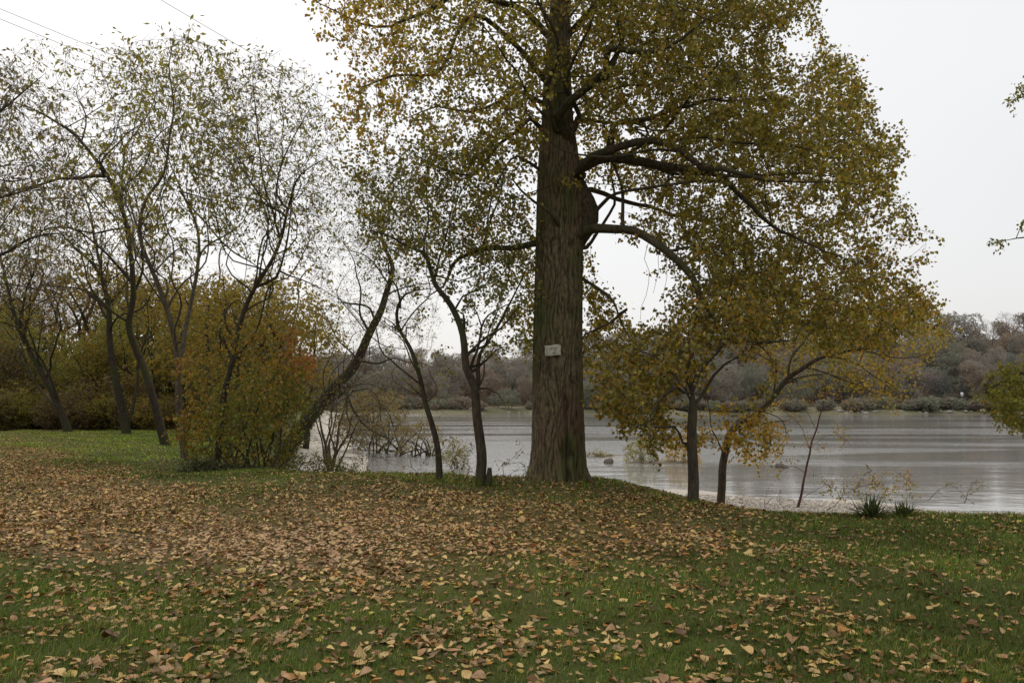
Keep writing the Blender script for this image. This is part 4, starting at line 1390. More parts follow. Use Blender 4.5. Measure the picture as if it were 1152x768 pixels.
# ------------------------------------------------------------------ small growth along the bank and shore
def sprig(px, py, paths, label, seed, Yoff=0.0, leaf=(.025, .05), kl=2.0, pal=None, name='sprig', rad=.008, cat='sapling', Y=None):
    b = ground_at(px, py) if Y is None else on_ground(px, Y)
    Y = b[1]
    r = np.random.default_rng(seed)
    s = Skel(.06, seed)
    for i, p in enumerate(paths):
        s.limb_(G(p, Y, rad if i == 0 else rad * .6, rad * .25, Y + (r.normal() * .25 if i else 0)), .5, root=(i == 0))
    # short side shoots
    A = []
    for p in list(s.P):
        if r.random() < .35: A.append(p + r.normal(size=3) * .12)
    if A: s.grow(np.array(A), .05, 4, .3)
    s.finish(.0018, 2.3)
    root = thing(name, b, label, cat)
    big, small = skel_meshes(s, b, .0001, M_twig, M_twig)
    TV, TT, LV, LF, lb = foliage(s, r, .02, 1, (.03, .1), kl, leaf, .35, .2, .0012, .012, nodes=np.where((s.r < rad * .7))[0])
    if big: link('stem', big, root)
    if LV is not None and len(LF):
        link('leaves', mesh_np('leaves', LV - b, LF, False, palette(r, len(LF), *(pal or ([(0.12, 0.11, 0.04), (0.17, 0.12, 0.05), (0.08, 0.08, 0.03)], (3, 2, 2)))), M_leaf), root)
    return root


sprig(556, 549, [[(557, 549), (566, 528), (578, 515), (592, 503)], [(570, 522), (582, 520), (590, 524)], [(562, 535), (575, 532), (586, 528)], [(560, 545), (578, 538), (594, 532)]],
      'thin arching shoot with sparse leaves beside the forked tree', 61)
sprig(516, 545, [[(518, 548), (514, 525), (510, 505), (512, 490)], [(516, 540), (505, 520), (496, 510)], [(516, 535), (524, 518), (533, 508), (530, 498)], [(518, 545), (530, 530), (538, 520)], [(515, 520), (507, 500), (500, 492)]],
      'small leafy bush between the crooked tree and the forked tree', 62, kl=3.2)
sprig(470, 540, [[(470, 543), (462, 525), (456, 510)], [(468, 535), (476, 520), (478, 512)]], 'tiny sprig left of the crooked tree', 63, kl=2.5)
sprig(885, 572, [[(884, 572), (877, 562), (880, 552), (873, 560)], [(880, 565), (868, 560), (862, 568)]], 'leafless curled shoot just left of the sapling', 64, kl=.2)
sprig(862, 571, [[(861, 573), (862, 560), (869, 548)]], 'single short bare twig poking up right of the bowed tree', 65, kl=.2)
sprig(1022, 574, [[(1022, 576), (1020, 562), (1023, 548)], [(1021, 565), (1015, 556)]], 'dark upright stalk at the right end of the spiky plants', 66, kl=1.2)
sprig(1090, 560, [[(1085, 566), (1088, 552), (1095, 542), (1108, 540)], [(1087, 560), (1078, 550), (1072, 546)], [(1088, 556), (1100, 552), (1112, 548)]], 'small dark-leaved sprig at the waterline on the right', 67, kl=2.2, leaf=(.03, .06), Y=23.5, rad=.012)
sprig(945, 574, [[(930, 574), (945, 560), (965, 548), (990, 545)], [(945, 560), (935, 545), (925, 540)], [(965, 548), (975, 535), (985, 530)], [(960, 552), (985, 556), (1005, 562)]],
      'low spreading shoots with small pale leaves behind the spiky plant', 68, kl=2.4, leaf=(.03, .05), pal=([(0.20, 0.17, 0.06), (0.15, 0.12, 0.05)], (1, 1)), Y=13.6)
sprig(1065, 556, [[(1045, 562), (1055, 552), (1068, 546), (1080, 540)], [(1055, 552), (1062, 560)]], 'drift of bare twigs at the waterline near the right edge', 69, kl=.8, Y=23.0, rad=.012)


def stump():
    b = ground_at(550, 546)
    root = thing('stump', b, 'small broken dark stump right beside the forked tree', 'stump')
    r = np.random.default_rng(3)
    V, Q, T = tube(np.array([[0, 0, -.1], [.0, 0, .08], [.005, 0, .2], [0.01, 0, .30]]), np.array([.075, .06, .055, .04]), 14)
    V += r.normal(size=V.shape) * .006
    V[-15:-1, 2] += r.uniform(-.05, .06, 14)
    mb = MB(); mb.add(V, Q, T)
    link('wood', mb.mesh('wood', M_bark), root)


stump()


def spiky(px, Y, n, h, label, seed):
    b = on_ground(px, Y)
    r = np.random.default_rng(seed)
    mb_V, mb_Q, C = [], [], []
    k = 7
    for i in range(n):
        az = r.uniform(0, 2 * np.pi); el = math.radians(r.uniform(18, 86)) 
        L = h * r.uniform(.6, 1.1); bend = r.uniform(.0, .35) * math.cos(el)
        u = np.linspace(0, 1, k)
        R_ = L * (u * math.cos(el)); Z_ = L * (u * math.sin(el)) - bend * L * u ** 2.2
        W = .016 * np.clip(1 - u, 0, 1) ** .6 * np.minimum(1, .5 + u * 2.5)
        c = np.array([math.cos(az), math.sin(az), 0]); s_ = np.array([-c[1], c[0], 0])
        P = c[None] * (R_ + .02)[:, None] + np.array([0, 0, 1])[None] * Z_[:, None] + r.normal(0, .05, 3) * np.array([1, 1, 0])
        V = np.stack([P - s_ * W[:, None], P + np.array([0, 0, -.006]), P + s_ * W[:, None]], 1).reshape(-1, 3)
        a = np.arange(k - 1)[:, None] * 3
        Q = np.concatenate([a + np.array([[0, 1, 4, 3]]), a + np.array([[1, 2, 5, 4]])])
        mb_V.append(V); mb_Q.append(Q + i * k * 3)
        C.append(np.repeat(palette(r, 1, [(0.035, 0.05, 0.028), (0.05, 0.065, 0.035), (0.075, 0.085, 0.045)], (3, 3, 1)), len(Q), 0))
    root = thing('spiky_plant', b, label, 'plant', 'spiky plants at the lawn edge')
    link('leaves', mesh_np('leaves', np.concatenate(mb_V), np.concatenate(mb_Q), True, np.concatenate(C), M_leaf), root)


spiky(974, 11.75, 130, .35, 'larger dark spiky yucca-like plant at the lawn edge', 5)
spiky(1011, 11.6, 80, .24, 'smaller dark spiky plant to the right of the larger one', 6)


# ------------------------------------------------------------------ gravel bars, flooded shrubs, rocks
def bar(name, px, Y, lx, ly, h, seed):
    r = np.random.default_rng(seed)
    n1_, n2_ = 12, 40
    V = [(0, 0, h)]
    for i in range(1, n1_ + 1):
        for j in range(n2_):
            a = j / n2_ * 2 * math.pi
            w_ = 1 + .18 * math.sin(2 * a + seed) + .12 * math.sin(3 * a + 2 * seed) + .06 * math.sin(7 * a)
            q = i / n1_
            V.append((lx * w_ * q * math.cos(a), ly * w_ * q * math.sin(a), h * (1 - q ** 2) - .25 * q ** 3 + r.normal() * .015))
    T = [(0, 1 + j, 1 + (j + 1) % n2_) for j in range(n2_)]
    Q = [(1 + (i - 1) * n2_ + j, 1 + i * n2_ + j, 1 + i * n2_ + (j + 1) % n2_, 1 + (i - 1) * n2_ + (j + 1) % n2_) for i in range(1, n1_) for j in range(n2_)]
    me = mesh_np(name, V, [np.array(Q), np.array(T)], True, None, M_mud)
    tag(link(name, me, None, ((px - 576) / F * Y, Y, WATER)), kind='structure')


M_mud = plain_mat('wet gravel and silt', (0.09, 0.075, 0.055), (0.22, 0.19, 0.15), 3, .8, .03)
M_rock = plain_mat('river stone', (0.05, 0.042, 0.035), (0.14, 0.12, 0.10), 2.5, .8, .03)
M_rock_pale = plain_mat('bank stone', (0.14, 0.13, 0.12), (0.34, 0.32, 0.29), .8, .85, .1)
bar('gravel_bar', 738, 41, 2.6, .8, .10, 1)
bar('gravel_bar', 690, 47, 1.6, .5, .04, 2)
bar('gravel_bar', 425, 52, 6.5, 1.6, .05, 3)
bar('gravel_bar', 845, 50, 1.5, .4, .04, 4)
bar('gravel_bar', 420, 215, 26, 5, .55, 5)

for k, (px, Yb, poly, pal, lab, nA) in enumerate((
        (722, 41, [(700, 520), (703, 500), (718, 490), (738, 494), (745, 519)], ([(0.20, 0.20, 0.08), (0.16, 0.15, 0.07), (0.26, 0.23, 0.10)], (3, 2, 1)), 'pale green shrub on the little gravel bar in the river', 330),
        (766, 41, [(746, 520), (750, 496), (764, 484), (780, 490), (790, 519)], ([(0.34, 0.23, 0.05), (0.28, 0.17, 0.04), (0.22, 0.18, 0.06)], (3, 2, 1)), 'golden shrub on the little gravel bar in the river', 380),
        (678, 46, [(655, 514), (660, 508), (672, 505), (690, 509), (692, 515)], ([(0.20, 0.16, 0.08), (0.15, 0.12, 0.07)], (2, 1)), 'flat brownish tuft low in the river just right of the big trunk', 90),
        (512, 38, [(497, 520), (500, 500), (513, 490), (526, 500), (528, 522)], ([(0.17, 0.16, 0.09), (0.20, 0.17, 0.11)], (2, 1)), 'greyish flooded shrub in the water behind the forked tree', 200),
        (840, 50, [(822, 512), (832, 506), (850, 505), (862, 512)], ([(0.20, 0.17, 0.07), (0.15, 0.12, 0.07)], (2, 1)), 'low tuft in the river seen right of the bowed tree', 80))):
    shrub('river_shrub', lab, 'shrub', np.array([(px - 576) / F * Yb, Yb, WATER + .02]), poly, Yb, .7, nA, .13, 70 + k, pal,
          dict(FL, node_thr=.02, L_twig=(.1, .3), k_leaf=3.5, leaf=(.05, .09), w=.3, tw_r=.004), stems=7, spread=1.0, kill=.18, r0=.004, group='shrubs standing in the river')


def rock_mesh(seed, sub=3):
    import bmesh
    bm = bmesh.new(); bmesh.ops.create_icosphere(bm, subdivisions=sub, radius=1)
    r = np.random.default_rng(seed)
    V = np.array([v.co[:] for v in bm.verts])
    for i in range(9):
        n_ = unit(r.normal(size=3)); c_ = r.uniform(.55, .9)
        dd = V @ n_; V = V - np.outer(np.maximum(dd - c_, 0) * .85, n_)
    V *= (1 + .08 * smooth_noise(V, 3.5, seed))[:, None]
    F3 = np.array([[v.index for v in f.verts] for f in bm.faces]); bm.free()
    return V, F3


for k, (px, Y, sx_, sz_, lab) in enumerate(((434, 27.5, .22, .17, 'dark boulder at the water edge behind the leaning willow'), (454, 33, .15, .09, 'small dark rock in the water right of the boulder'),
                                      (418, 31, .12, .07, 'small rock half under water left of the boulder'), (876, 38, .34, .2, 'lone brown rock in the river beyond the bowed tree'),
                                      (683, 41, .30, .22, 'lone brown rock in the river right of the massive trunk'))):
    V, F3 = rock_mesh(80 + k)
    o = link('rock', mesh_np('rock', V * np.array([sx_, sx_ * .8, sz_]), F3, True, None, M_rock), None, ((px - 576) / F * Y, Y, max(WATER, gzf((px - 576) / F * Y, Y)) + sz_ * .25))
    tag(o, lab, 'rock')

# pebbles of the beach: nobody could count them
def pebbles():
    r = np.random.default_rng(90)
    n = 26000
    x = r.uniform(-4, 16, n); y = r.uniform(15, 26, n)
    d = crest_d(x, y); k = (d > 3.5) & (d < 12) & (gz(x, y) > WATER - .03); x, y = x[k], y[k]; n = len(x)
    V, F3 = rock_mesh(5, 1)
    s_ = r.uniform(.015, .05, n) * np.where(r.random(n) < .04, 2, 1)
    a = r.uniform(0, 6.28, n)
    W = V[None] * np.array([1.2, .9, .55]) * s_[:, None, None]
    X_ = W[..., 0] * np.cos(a)[:, None] - W[..., 1] * np.sin(a)[:, None]; Y_ = W[..., 0] * np.sin(a)[:, None] + W[..., 1] * np.cos(a)[:, None]
    W = np.stack([X_ + x[:, None], Y_ + y[:, None], W[..., 2] + gz(x, y)[:, None] + .004], -1)
    FF = (np.arange(n)[:, None, None] * len(V) + F3[None]).reshape(-1, 3)
    C = palette(r, n, [(0.50, 0.45, 0.39), (0.38, 0.33, 0.28), (0.56, 0.53, 0.48), (0.26, 0.21, 0.17)], (3, 3, 2, 1.5), .12)
    me = mesh_np('pebbles', W.reshape(-1, 3), FF, True, np.repeat(C, len(F3), 0), M_litter)
    tag(link('pebbles', me), 'pale shingle of rounded pebbles along the water edge', 'shingle', None, 'stuff')


pebbles()


# ------------------------------------------------------------------ standing woods: prototypes copied with their parts
def proto_tree(name, h, wd, seed, pal, kind, bark, twig, leafmat, kl=6, zlo=.35):
    """a broadleaf tree h m tall; kind: leafy / bare / conifer"""
    r = np.random.default_rng(seed)
    if kind == 'conifer':
        s = Skel(.5, seed)
        s.limb_(np.array([[0, 0, -.3, .28], [.1, 0, h * .5, .18], [0, .1, h, .03]]), .1, True)
        pts = []
        for i in range(420):
            z = h * (0.08 + .9 * r.random()); R_ = wd * .5 * (1 - z / h) ** .8 * r.uniform(.5, 1.1); a = r.uniform(0, 6.28)
            pts.append((R_ * math.cos(a), R_ * math.sin(a), z - R_ * .25))
        A = np.array(pts)
    else:
        s = Skel(h * .035, seed)
        lean = r.normal(size=2) * h * .04
        forkz = h * r.uniform(.2, .35)
        s.limb_(np.array([[0, 0, -.3, h * .018], [lean[0] * .3, lean[1] * .3, forkz, h * .013], [lean[0], lean[1], h * .75, h * .004]]), .5, True)
        for i in range(4):
            a = r.uniform(0, 6.28); e_ = r.uniform(.3, .75)
            s.limb_(np.array([[lean[0] * .3, lean[1] * .3, forkz, h * .009], [wd * .2 * math.cos(a), wd * .2 * math.sin(a), forkz + h * .2, h * .006], [wd * .38 * math.cos(a), wd * .38 * math.sin(a), h * e_ + h * .15, h * .003]]), .6)
        # lobed crown volume
        A = []
        for i in range(11):
            a = r.uniform(0, 6.28); R_ = wd * .28 * r.random() ** .5
            c_ = np.array([R_ * math.cos(a), R_ * math.sin(a), h * r.uniform(zlo, .84)])
            rad = wd * r.uniform(.16, .26)
            q = unit(r.normal(size=(95, 3))) * (r.random((95, 1)) ** .33) * rad * np.array([1, 1, .8])
            A.append(c_ + q)
        A = np.concatenate(A); A = A[A[:, 2] > h * (.16 if zlo > .3 else .05)]
    s.grow(A, s.D * 1.2, 60, .25)
    s.finish(h * .0006, 2.3)
    root = thing(name, (0, 0, 0), 'x', 'tree')
    b, small = skel_meshes(s, (0, 0, 0), h * .0022, bark)
    link('trunk', b, root)
    if kind == 'bare':
        fol = dict(node_thr=h * .004, n_twig=5, L_twig=(h * .03, h * .085), k_leaf=.5, leaf=(h * .008, h * .016), tw_r=h * .0007, w=.3, spread=h * .01)
    elif kind == 'conifer':
        fol = dict(node_thr=h * .006, n_twig=3, L_twig=(.3, .8), k_leaf=9, leaf=(.2, .42), tw_r=.01, w=.16, spread=.1, droop=.5)
    else:
        fol = dict(node_thr=h * .004, n_twig=2, L_twig=(h * .02, h * .06), k_leaf=kl, leaf=(h * .012, h * .022), tw_r=h * .0005, w=.4, spread=h * .008)
    TV, TT, LV, LF, lb = foliage(s, r, **fol)
    sm = small or MB(); sm.add(TV, None, TT)
    link('twigs', sm.mesh('twigs', twig, False), root)
    C = palette(r, len(LF), *pal, .16)
    # lobes carry slightly different tones
    C = C * (1 + .25 * smooth_noise(lb, 3.0 / wd, seed))[:, None]
    link('crown', mesh_np('crown', LV, LF, False, np.clip(C, .005, .9), leafmat), root)
    print(name, len(s.P), len(LF))
    return root


def ordinal(i):
    return ['first', 'second', 'third', 'fourth', 'fifth', 'sixth', 'seventh', 'eighth', 'ninth', 'tenth', 'eleventh', 'twelfth', 'thirteenth', 'fourteenth', 'fifteenth',
            'sixteenth', 'seventeenth', 'eighteenth', 'nineteenth', 'twentieth'][i] if i < 20 else f'{i + 1}th'


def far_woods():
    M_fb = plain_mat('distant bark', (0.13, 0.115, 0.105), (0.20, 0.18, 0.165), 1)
    P = {}  # far tree colours are lightened and greyed to carry the haze
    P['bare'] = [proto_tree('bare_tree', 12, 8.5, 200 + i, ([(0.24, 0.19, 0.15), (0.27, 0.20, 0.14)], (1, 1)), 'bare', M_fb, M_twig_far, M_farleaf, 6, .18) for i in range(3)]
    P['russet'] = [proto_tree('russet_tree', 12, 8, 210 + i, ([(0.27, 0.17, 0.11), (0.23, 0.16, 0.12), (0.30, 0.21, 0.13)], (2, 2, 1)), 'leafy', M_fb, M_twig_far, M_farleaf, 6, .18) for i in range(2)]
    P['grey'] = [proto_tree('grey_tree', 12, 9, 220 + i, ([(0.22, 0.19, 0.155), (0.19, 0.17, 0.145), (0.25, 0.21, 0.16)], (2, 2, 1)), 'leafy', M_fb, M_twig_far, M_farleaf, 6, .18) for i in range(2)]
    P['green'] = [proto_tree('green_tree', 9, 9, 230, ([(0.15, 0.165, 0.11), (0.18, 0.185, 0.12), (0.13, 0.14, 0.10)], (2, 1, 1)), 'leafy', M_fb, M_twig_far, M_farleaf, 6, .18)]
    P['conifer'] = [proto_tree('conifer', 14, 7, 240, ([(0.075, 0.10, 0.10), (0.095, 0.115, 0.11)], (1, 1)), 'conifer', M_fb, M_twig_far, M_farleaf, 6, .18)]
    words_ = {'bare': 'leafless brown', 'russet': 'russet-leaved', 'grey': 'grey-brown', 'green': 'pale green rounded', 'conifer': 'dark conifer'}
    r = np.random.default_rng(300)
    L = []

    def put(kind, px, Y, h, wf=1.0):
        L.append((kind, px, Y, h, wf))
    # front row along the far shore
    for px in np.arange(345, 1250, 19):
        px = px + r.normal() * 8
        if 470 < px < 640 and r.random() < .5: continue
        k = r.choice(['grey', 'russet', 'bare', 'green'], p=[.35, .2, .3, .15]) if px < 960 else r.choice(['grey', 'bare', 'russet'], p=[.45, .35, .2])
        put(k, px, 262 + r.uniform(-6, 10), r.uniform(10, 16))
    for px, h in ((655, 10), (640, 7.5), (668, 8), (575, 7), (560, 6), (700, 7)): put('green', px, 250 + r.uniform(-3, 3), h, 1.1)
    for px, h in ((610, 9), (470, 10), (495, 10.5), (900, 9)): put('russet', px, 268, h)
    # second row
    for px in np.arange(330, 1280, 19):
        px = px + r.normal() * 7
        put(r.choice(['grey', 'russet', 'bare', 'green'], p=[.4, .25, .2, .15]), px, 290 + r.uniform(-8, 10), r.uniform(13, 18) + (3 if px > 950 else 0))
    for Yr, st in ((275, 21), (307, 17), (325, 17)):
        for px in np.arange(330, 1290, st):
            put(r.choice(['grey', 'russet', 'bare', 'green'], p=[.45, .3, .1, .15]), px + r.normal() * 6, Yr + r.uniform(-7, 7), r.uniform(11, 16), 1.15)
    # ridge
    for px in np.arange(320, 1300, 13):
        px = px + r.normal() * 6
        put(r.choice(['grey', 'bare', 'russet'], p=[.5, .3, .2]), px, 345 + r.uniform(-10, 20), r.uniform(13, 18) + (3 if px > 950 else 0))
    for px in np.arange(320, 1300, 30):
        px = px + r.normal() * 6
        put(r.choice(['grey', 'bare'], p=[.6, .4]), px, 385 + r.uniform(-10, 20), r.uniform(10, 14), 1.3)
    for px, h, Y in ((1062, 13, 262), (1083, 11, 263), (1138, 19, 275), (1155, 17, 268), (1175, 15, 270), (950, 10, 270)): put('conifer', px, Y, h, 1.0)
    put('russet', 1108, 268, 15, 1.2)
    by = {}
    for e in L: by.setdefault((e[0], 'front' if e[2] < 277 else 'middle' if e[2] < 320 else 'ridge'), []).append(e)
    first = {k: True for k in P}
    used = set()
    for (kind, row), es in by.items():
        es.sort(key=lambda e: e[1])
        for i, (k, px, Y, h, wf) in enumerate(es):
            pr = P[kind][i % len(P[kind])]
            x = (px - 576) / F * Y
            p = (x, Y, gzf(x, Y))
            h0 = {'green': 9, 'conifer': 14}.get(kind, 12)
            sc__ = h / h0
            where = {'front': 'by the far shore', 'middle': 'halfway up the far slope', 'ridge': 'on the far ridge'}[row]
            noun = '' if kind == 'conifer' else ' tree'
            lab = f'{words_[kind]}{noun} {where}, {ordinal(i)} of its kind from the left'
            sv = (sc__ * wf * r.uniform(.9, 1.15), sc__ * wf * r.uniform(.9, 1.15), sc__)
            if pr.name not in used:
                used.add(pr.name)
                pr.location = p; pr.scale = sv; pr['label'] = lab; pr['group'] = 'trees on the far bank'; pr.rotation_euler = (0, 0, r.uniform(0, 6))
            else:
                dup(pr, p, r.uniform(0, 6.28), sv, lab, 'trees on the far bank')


far_woods()


# proto shrub built around its own origin
def proto_shrub(name, h, wd, seed, pal, leafm, twig, kl=7, lf=(.05, .1)):
    r = np.random.default_rng(seed)
    s = Skel(.17 * h / 2, seed)
    n = 420
    A = unit(r.normal(size=(n, 3))) * (r.random((n, 1)) ** .4) * np.array([wd / 2, wd / 2, h / 2]) * (1 + .25 * r.normal(size=(n, 1)) * .5)
    A[:, 2] += h * .5
    A = A[A[:, 2] > .1]
    for i in range(9):
        q = A[r.integers(len(A))]
        st = np.array([r.normal() * wd * .12, r.normal() * wd * .12, -.05])
        mid = st * .5 + q * .5 + np.array([0, 0, .1])
        s.limb_(np.array([[*st, .02], [*mid, .012], [*q, .005]]), .4, i == 0)
    s.grow(A, None, 30, .3); s.finish(.0035, 2.3)
    root = thing(name, (0, 0, 0), 'x', 'shrub')
    b, small = skel_meshes(s, (0, 0, 0), .008, M_twig)
    TV, TT, LV, LF, lb = foliage(s, r, .02, 2, (.1, .4), kl, lf, .33, .3, .004, .05)
    sm = small or MB(); sm.add(TV, None, TT)
    if b: link('stems', b, root)
    link('twigs', sm.mesh('twigs', twig, False), root)
    link('foliage', mesh_np('foliage', LV, LF, False, palette(r, len(LF), *pal, .2), leafm), root)
    return root


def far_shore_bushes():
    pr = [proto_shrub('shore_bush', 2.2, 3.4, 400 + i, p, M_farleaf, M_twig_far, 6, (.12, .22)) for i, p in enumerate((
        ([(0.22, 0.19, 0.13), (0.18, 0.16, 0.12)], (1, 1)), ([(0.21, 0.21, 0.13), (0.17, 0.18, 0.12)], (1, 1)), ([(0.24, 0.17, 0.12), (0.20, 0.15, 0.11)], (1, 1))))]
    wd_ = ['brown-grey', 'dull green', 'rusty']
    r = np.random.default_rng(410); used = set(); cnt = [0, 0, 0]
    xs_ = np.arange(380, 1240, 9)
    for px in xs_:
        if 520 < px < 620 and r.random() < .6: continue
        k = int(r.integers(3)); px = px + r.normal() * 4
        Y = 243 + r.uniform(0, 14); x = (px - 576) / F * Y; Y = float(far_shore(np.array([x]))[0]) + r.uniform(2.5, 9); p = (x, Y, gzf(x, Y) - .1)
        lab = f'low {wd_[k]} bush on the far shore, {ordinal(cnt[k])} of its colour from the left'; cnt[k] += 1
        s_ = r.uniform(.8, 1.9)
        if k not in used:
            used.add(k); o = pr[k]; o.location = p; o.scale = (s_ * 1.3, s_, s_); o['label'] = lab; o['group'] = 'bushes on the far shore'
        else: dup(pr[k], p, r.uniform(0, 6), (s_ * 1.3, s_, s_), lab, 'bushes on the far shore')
    # stones of the far bank
    used = []
    base_ = None; i = 0
    protos = []
    for k in range(4):
        V, F3 = rock_mesh(120 + k, 2); protos.append(mesh_np('bank_stone', V * np.array([1, .8, .6]), F3, True, None, M_rock_pale))
    for px in np.concatenate([np.arange(520, 660, 9), np.arange(940, 1130, 4.2)]):
        px = px + r.normal() * 2; s_ = r.uniform(.25, 1.0) ** 1.3 * (.6 if px < 700 else 1)
        Y = 238.0; x = (px - 576) / F * Y; Y = float(far_shore(np.array([x]))[0]) + r.uniform(-.5, 2.2)
        o = link('bank_stone', protos[i % 4], None, ((px - 576) / F * Y, Y, max(gzf(x, Y), WATER) + .1 * s_))
        o.scale = (s_ * r.uniform(1, 1.7), s_, s_); o.rotation_euler = (0, 0, r.uniform(0, 6))
        side_ = 'left, beyond the forked tree' if px < 700 else 'right'
        tag(o, f'pale stone lining the far shore at the {side_}', 'stone', 'stones lining the far shore'); i += 1


far_shore_bushes()


def far_box():
    # small white river sign on two posts among the far trees
    Y = 250; x = (1081 - 576) / F * Y; z = gzf(x, Y)
    root = thing('river_sign', (x, Y, z), 'tiny white sign on a post among the far trees at the right', 'sign')
    mb = MB(); V, Q, T = tube([(0, 0, -.2), (0, 0, 3.4)], np.array([.07, .06]), 8); mb.add(V, Q, T)
    link('post', mb.mesh('post', M_twig_far), root)
    w_, h_, d_ = .42, .6, .05
    c_ = [(-w_, -d_ - .08, 3.4), (w_, -d_ - .08, 3.4), (w_, -.08, 3.4), (-w_, -.08, 3.4), (-w_, -d_ - .08, 3.4 + 2 * h_), (w_, -d_ - .08, 3.4 + 2 * h_), (w_, -.08, 3.4 + 2 * h_), (-w_, -.08, 3.4 + 2 * h_)]
    fs = np.array([(0, 1, 5, 4), (1, 2, 6, 5), (2, 3, 7, 6), (3, 0, 4, 7), (4, 5, 6, 7), (3, 2, 1, 0)])
    link('panel', mesh_np('panel', c_, fs, False, None, plain_mat('white panel', (.55, .54, .52), (.7, .69, .66), 1)), root)


far_box()


# ------------------------------------------------------------------ the wood behind the lawn at the left
def left_wood():
    P = {}
    P['yellow'] = [proto_tree('yellow_tree', 12, 7.5, 500 + i, ([(0.17, 0.13, 0.035), (0.13, 0.11, 0.032), (0.21, 0.15, 0.04)], (3, 3, 1)), 'leafy', M_bark, M_twig, M_leaf, 3.2) for i in range(2)]
    P['brown'] = [proto_tree('brown_tree', 12, 8, 510 + i, ([(0.16, 0.10, 0.06), (0.12, 0.08, 0.05)], (1, 1)), 'bare', M_bark, M_twig, M_leaf) for i in range(2)]
    P['green'] = [proto_tree('green_tree', 10, 8, 520, ([(0.09, 0.095, 0.028), (0.12, 0.115, 0.03), (0.15, 0.13, 0.035)], (3, 2, 1)), 'leafy', M_bark, M_twig, M_leaf, 4)]
    wd_ = {'yellow': 'yellow-leaved', 'brown': 'bare brown', 'green': 'olive-green'}
    r = np.random.default_rng(530)
    L = []
    for px in np.arange(-140, 300, 26): L.append((r.choice(['yellow', 'green', 'brown'], p=[.4, .2, .4]), px + r.normal() * 8, 58 + r.uniform(-6, 6), r.uniform(7, 10.5), 'front'))
    for px in np.arange(-150, 330, 24): L.append((r.choice(['yellow', 'brown'], p=[.3, .7]), px + r.normal() * 8, 78 + r.uniform(-8, 8), r.uniform(12, 21), 'back'))
    for px, Y, h in ((235, 44, 10), (262, 40, 9), (290, 46, 11.5), (318, 43, 10.5), (345, 48, 10), (205, 48, 11)): L.append(('yellow', px, Y, h, 'shore'))
    by = {}
    for e in L: by.setdefault((e[0], e[4]), []).append(e)
    used = set()
    for (kind, row), es in by.items():
        es.sort(key=lambda e: e[1])
        for i, (k, px, Y, h, _) in enumerate(es):
            pr = P[kind][i % len(P[kind])]; x = (px - 576) / F * Y
            h0 = 10 if kind == 'green' else 12; s_ = h / h0
            p = (x, Y, gzf(x, Y))
            where = {'front': 'at the front of the wood at left', 'back': 'deep in the wood at left', 'shore': 'behind the yellow shrub'}[row]
            lab = f'{wd_[kind]} tree {where}, {ordinal(i)} from the left'
            sv = (s_ * r.uniform(.9, 1.15), s_ * r.uniform(.9, 1.15), s_)
            if pr.name not in used:
                used.add(pr.name); pr.location = p; pr.scale = sv; pr['label'] = lab; pr['group'] = 'trees of the wood at the left'
            else: dup(pr, p, r.uniform(0, 6.28), sv, lab, 'trees of the wood at the left')
    # undergrowth
    S = [proto_shrub('undergrowth_shrub', 2.4, 3.2, 540 + i, p, M_leaf, M_twig, 5, (.09, .16)) for i, p in enumerate((
        ([(0.10, 0.075, 0.04), (0.07, 0.05, 0.03)], (1, 1)), ([(0.13, 0.115, 0.03), (0.09, 0.085, 0.026)], (1, 1)), ([(0.16, 0.12, 0.03), (0.11, 0.09, 0.03)], (1, 1))))]
    wn = ['brown', 'olive', 'yellow']; cnt = [0] * 3; used = set()
    for row, (Y0, step, hs) in enumerate(((49.5, 19, (.7, 1.15)), (53, 17, (.9, 1.6)), (59, 19, (1.2, 2.1)), (70, 22, (1.6, 2.6)))):
        for px in np.arange(-120, 330 - row * 5, step):
            k = int(r.choice(3, p=((.65, .2, .15), (.5, .25, .25), (.3, .35, .35), (.4, .3, .3))[row]))
            px = px + r.normal() * 5; Y = Y0 + r.uniform(-1.5, 1.5); x = (px - 576) / F * Y
            if float(crest_d(np.array([x]), np.array([Y]))[0]) > -1: continue
            s_ = r.uniform(*hs)
            lab = f'{wn[k]} shrub under the wood, {ordinal(cnt[k])} of its colour counting backward'; cnt[k] += 1
            if k not in used:
                used.add(k); o = S[k]; o.location = (x, Y, gzf(x, Y)); o.scale = (s_,) * 3; o['label'] = lab; o['group'] = 'shrubs under the wood'
            else: dup(S[k], (x, Y, gzf(x, Y)), r.uniform(0, 6), s_, lab, 'shrubs under the wood')


left_wood()


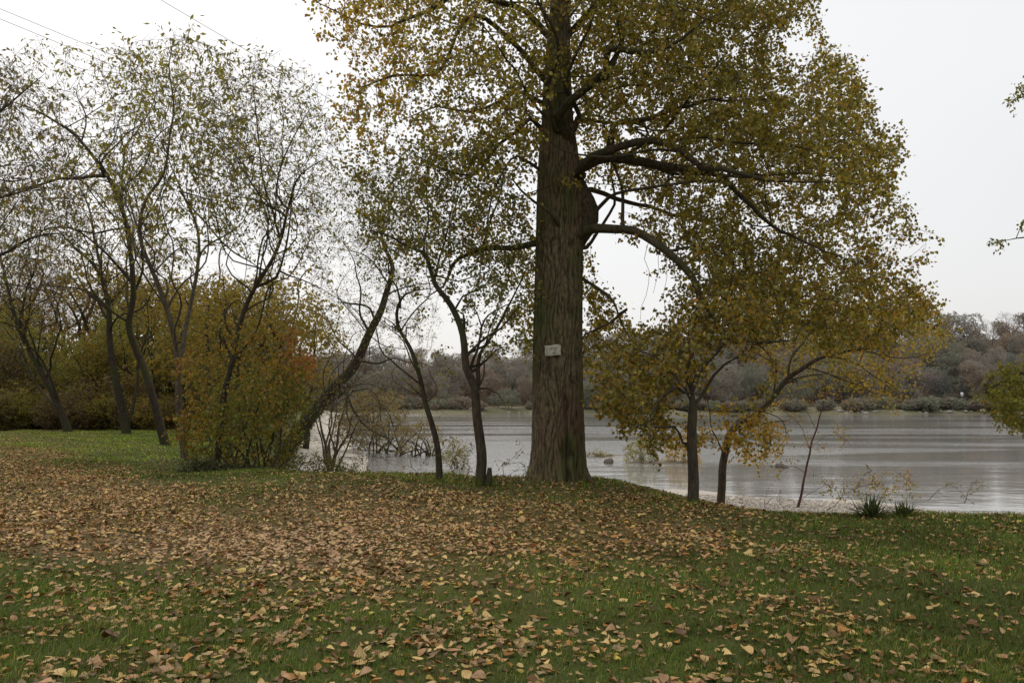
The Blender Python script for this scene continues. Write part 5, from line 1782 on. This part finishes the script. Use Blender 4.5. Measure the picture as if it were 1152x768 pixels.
# ------------------------------------------------------------------ the tree standing outside the right edge
def right_edge():
    Y = 14.0; b = on_ground(1330, Y)
    L = [G([(1330, 562), (1325, 500), (1332, 430), (1320, 340), (1325, 250), (1310, 150), (1315, 60)], Y, .18, .05),
         G([(1328, 440), (1270, 415), (1210, 408), (1160, 418), (1125, 430), (1100, 440)], Y, .07, .012, Y - .3),
         G([(1330, 470), (1270, 455), (1200, 452), (1150, 460), (1115, 462)], Y, .05, .01, Y + .6),
         G([(1320, 330), (1260, 290), (1200, 275), (1165, 270), (1140, 268), (1122, 272)], Y, .05, .005, Y - .5),
         G([(1315, 200), (1250, 140), (1190, 115), (1155, 108), (1146, 112)], Y, .05, .004, Y)]
    r = np.random.default_rng(601)
    A = np.concatenate([volume([(1108, 445), (1112, 425), (1140, 405), (1200, 385), (1300, 390), (1300, 500), (1180, 480), (1140, 480), (1115, 465)], Y, 1.2, 1300, r, 25),
                        volume([(1160, 60), (1400, 60), (1420, 380), (1230, 380), (1180, 300)], Y, 2.2, 500, r, 40)])
    make_tree('locust_tree', 'yellow-green tree just outside the right edge, its leafy boughs reaching into the picture', 'tree', b, L, A, .17, 602,
              ([(0.15, 0.15, 0.035), (0.11, 0.12, 0.03), (0.20, 0.17, 0.04), (0.22, 0.13, 0.03)], (4, 3, 2, .5)), dict(node_thr=.009, n_twig=3, L_twig=(.12, .28), k_leaf=10, leaf=(.045, .08), w=.3, droop=.6, spread=.03), kill=.2, r0=.003)


right_edge()


# ------------------------------------------------------------------ overhead wires
def wires():
    m = plain_mat('cable', (0.10, 0.10, 0.10), (0.16, 0.16, 0.16), 1, .6)
    for k, (p0, p1, lab) in enumerate((((-300, -114, 26), (628, 262, 250), 'upper of the two thin wires crossing the sky at the far left'),
                                       ((-300, -102, 26), (628, 272, 250), 'lower of the two thin wires crossing the sky at the far left'),
                                       ((-60, -142, 26), (628, 256, 250), 'thin wire crossing the sky between the left trees and the poplar'))):
        a = at(*p0); b = at(*p1)
        u = np.linspace(0, 1, 60)[:, None]
        P = a + (b - a) * u; P[:, 2] -= 0.6 * (4 * u[:, 0] * (1 - u[:, 0]))
        V, Q, T = tube(P, np.linspace(.013, .04, 60), 5)
        mb = MB(); mb.add(V, Q, T)
        tag(link('wire', mb.mesh('wire', m)), lab, 'wire', 'overhead wires')


wires()
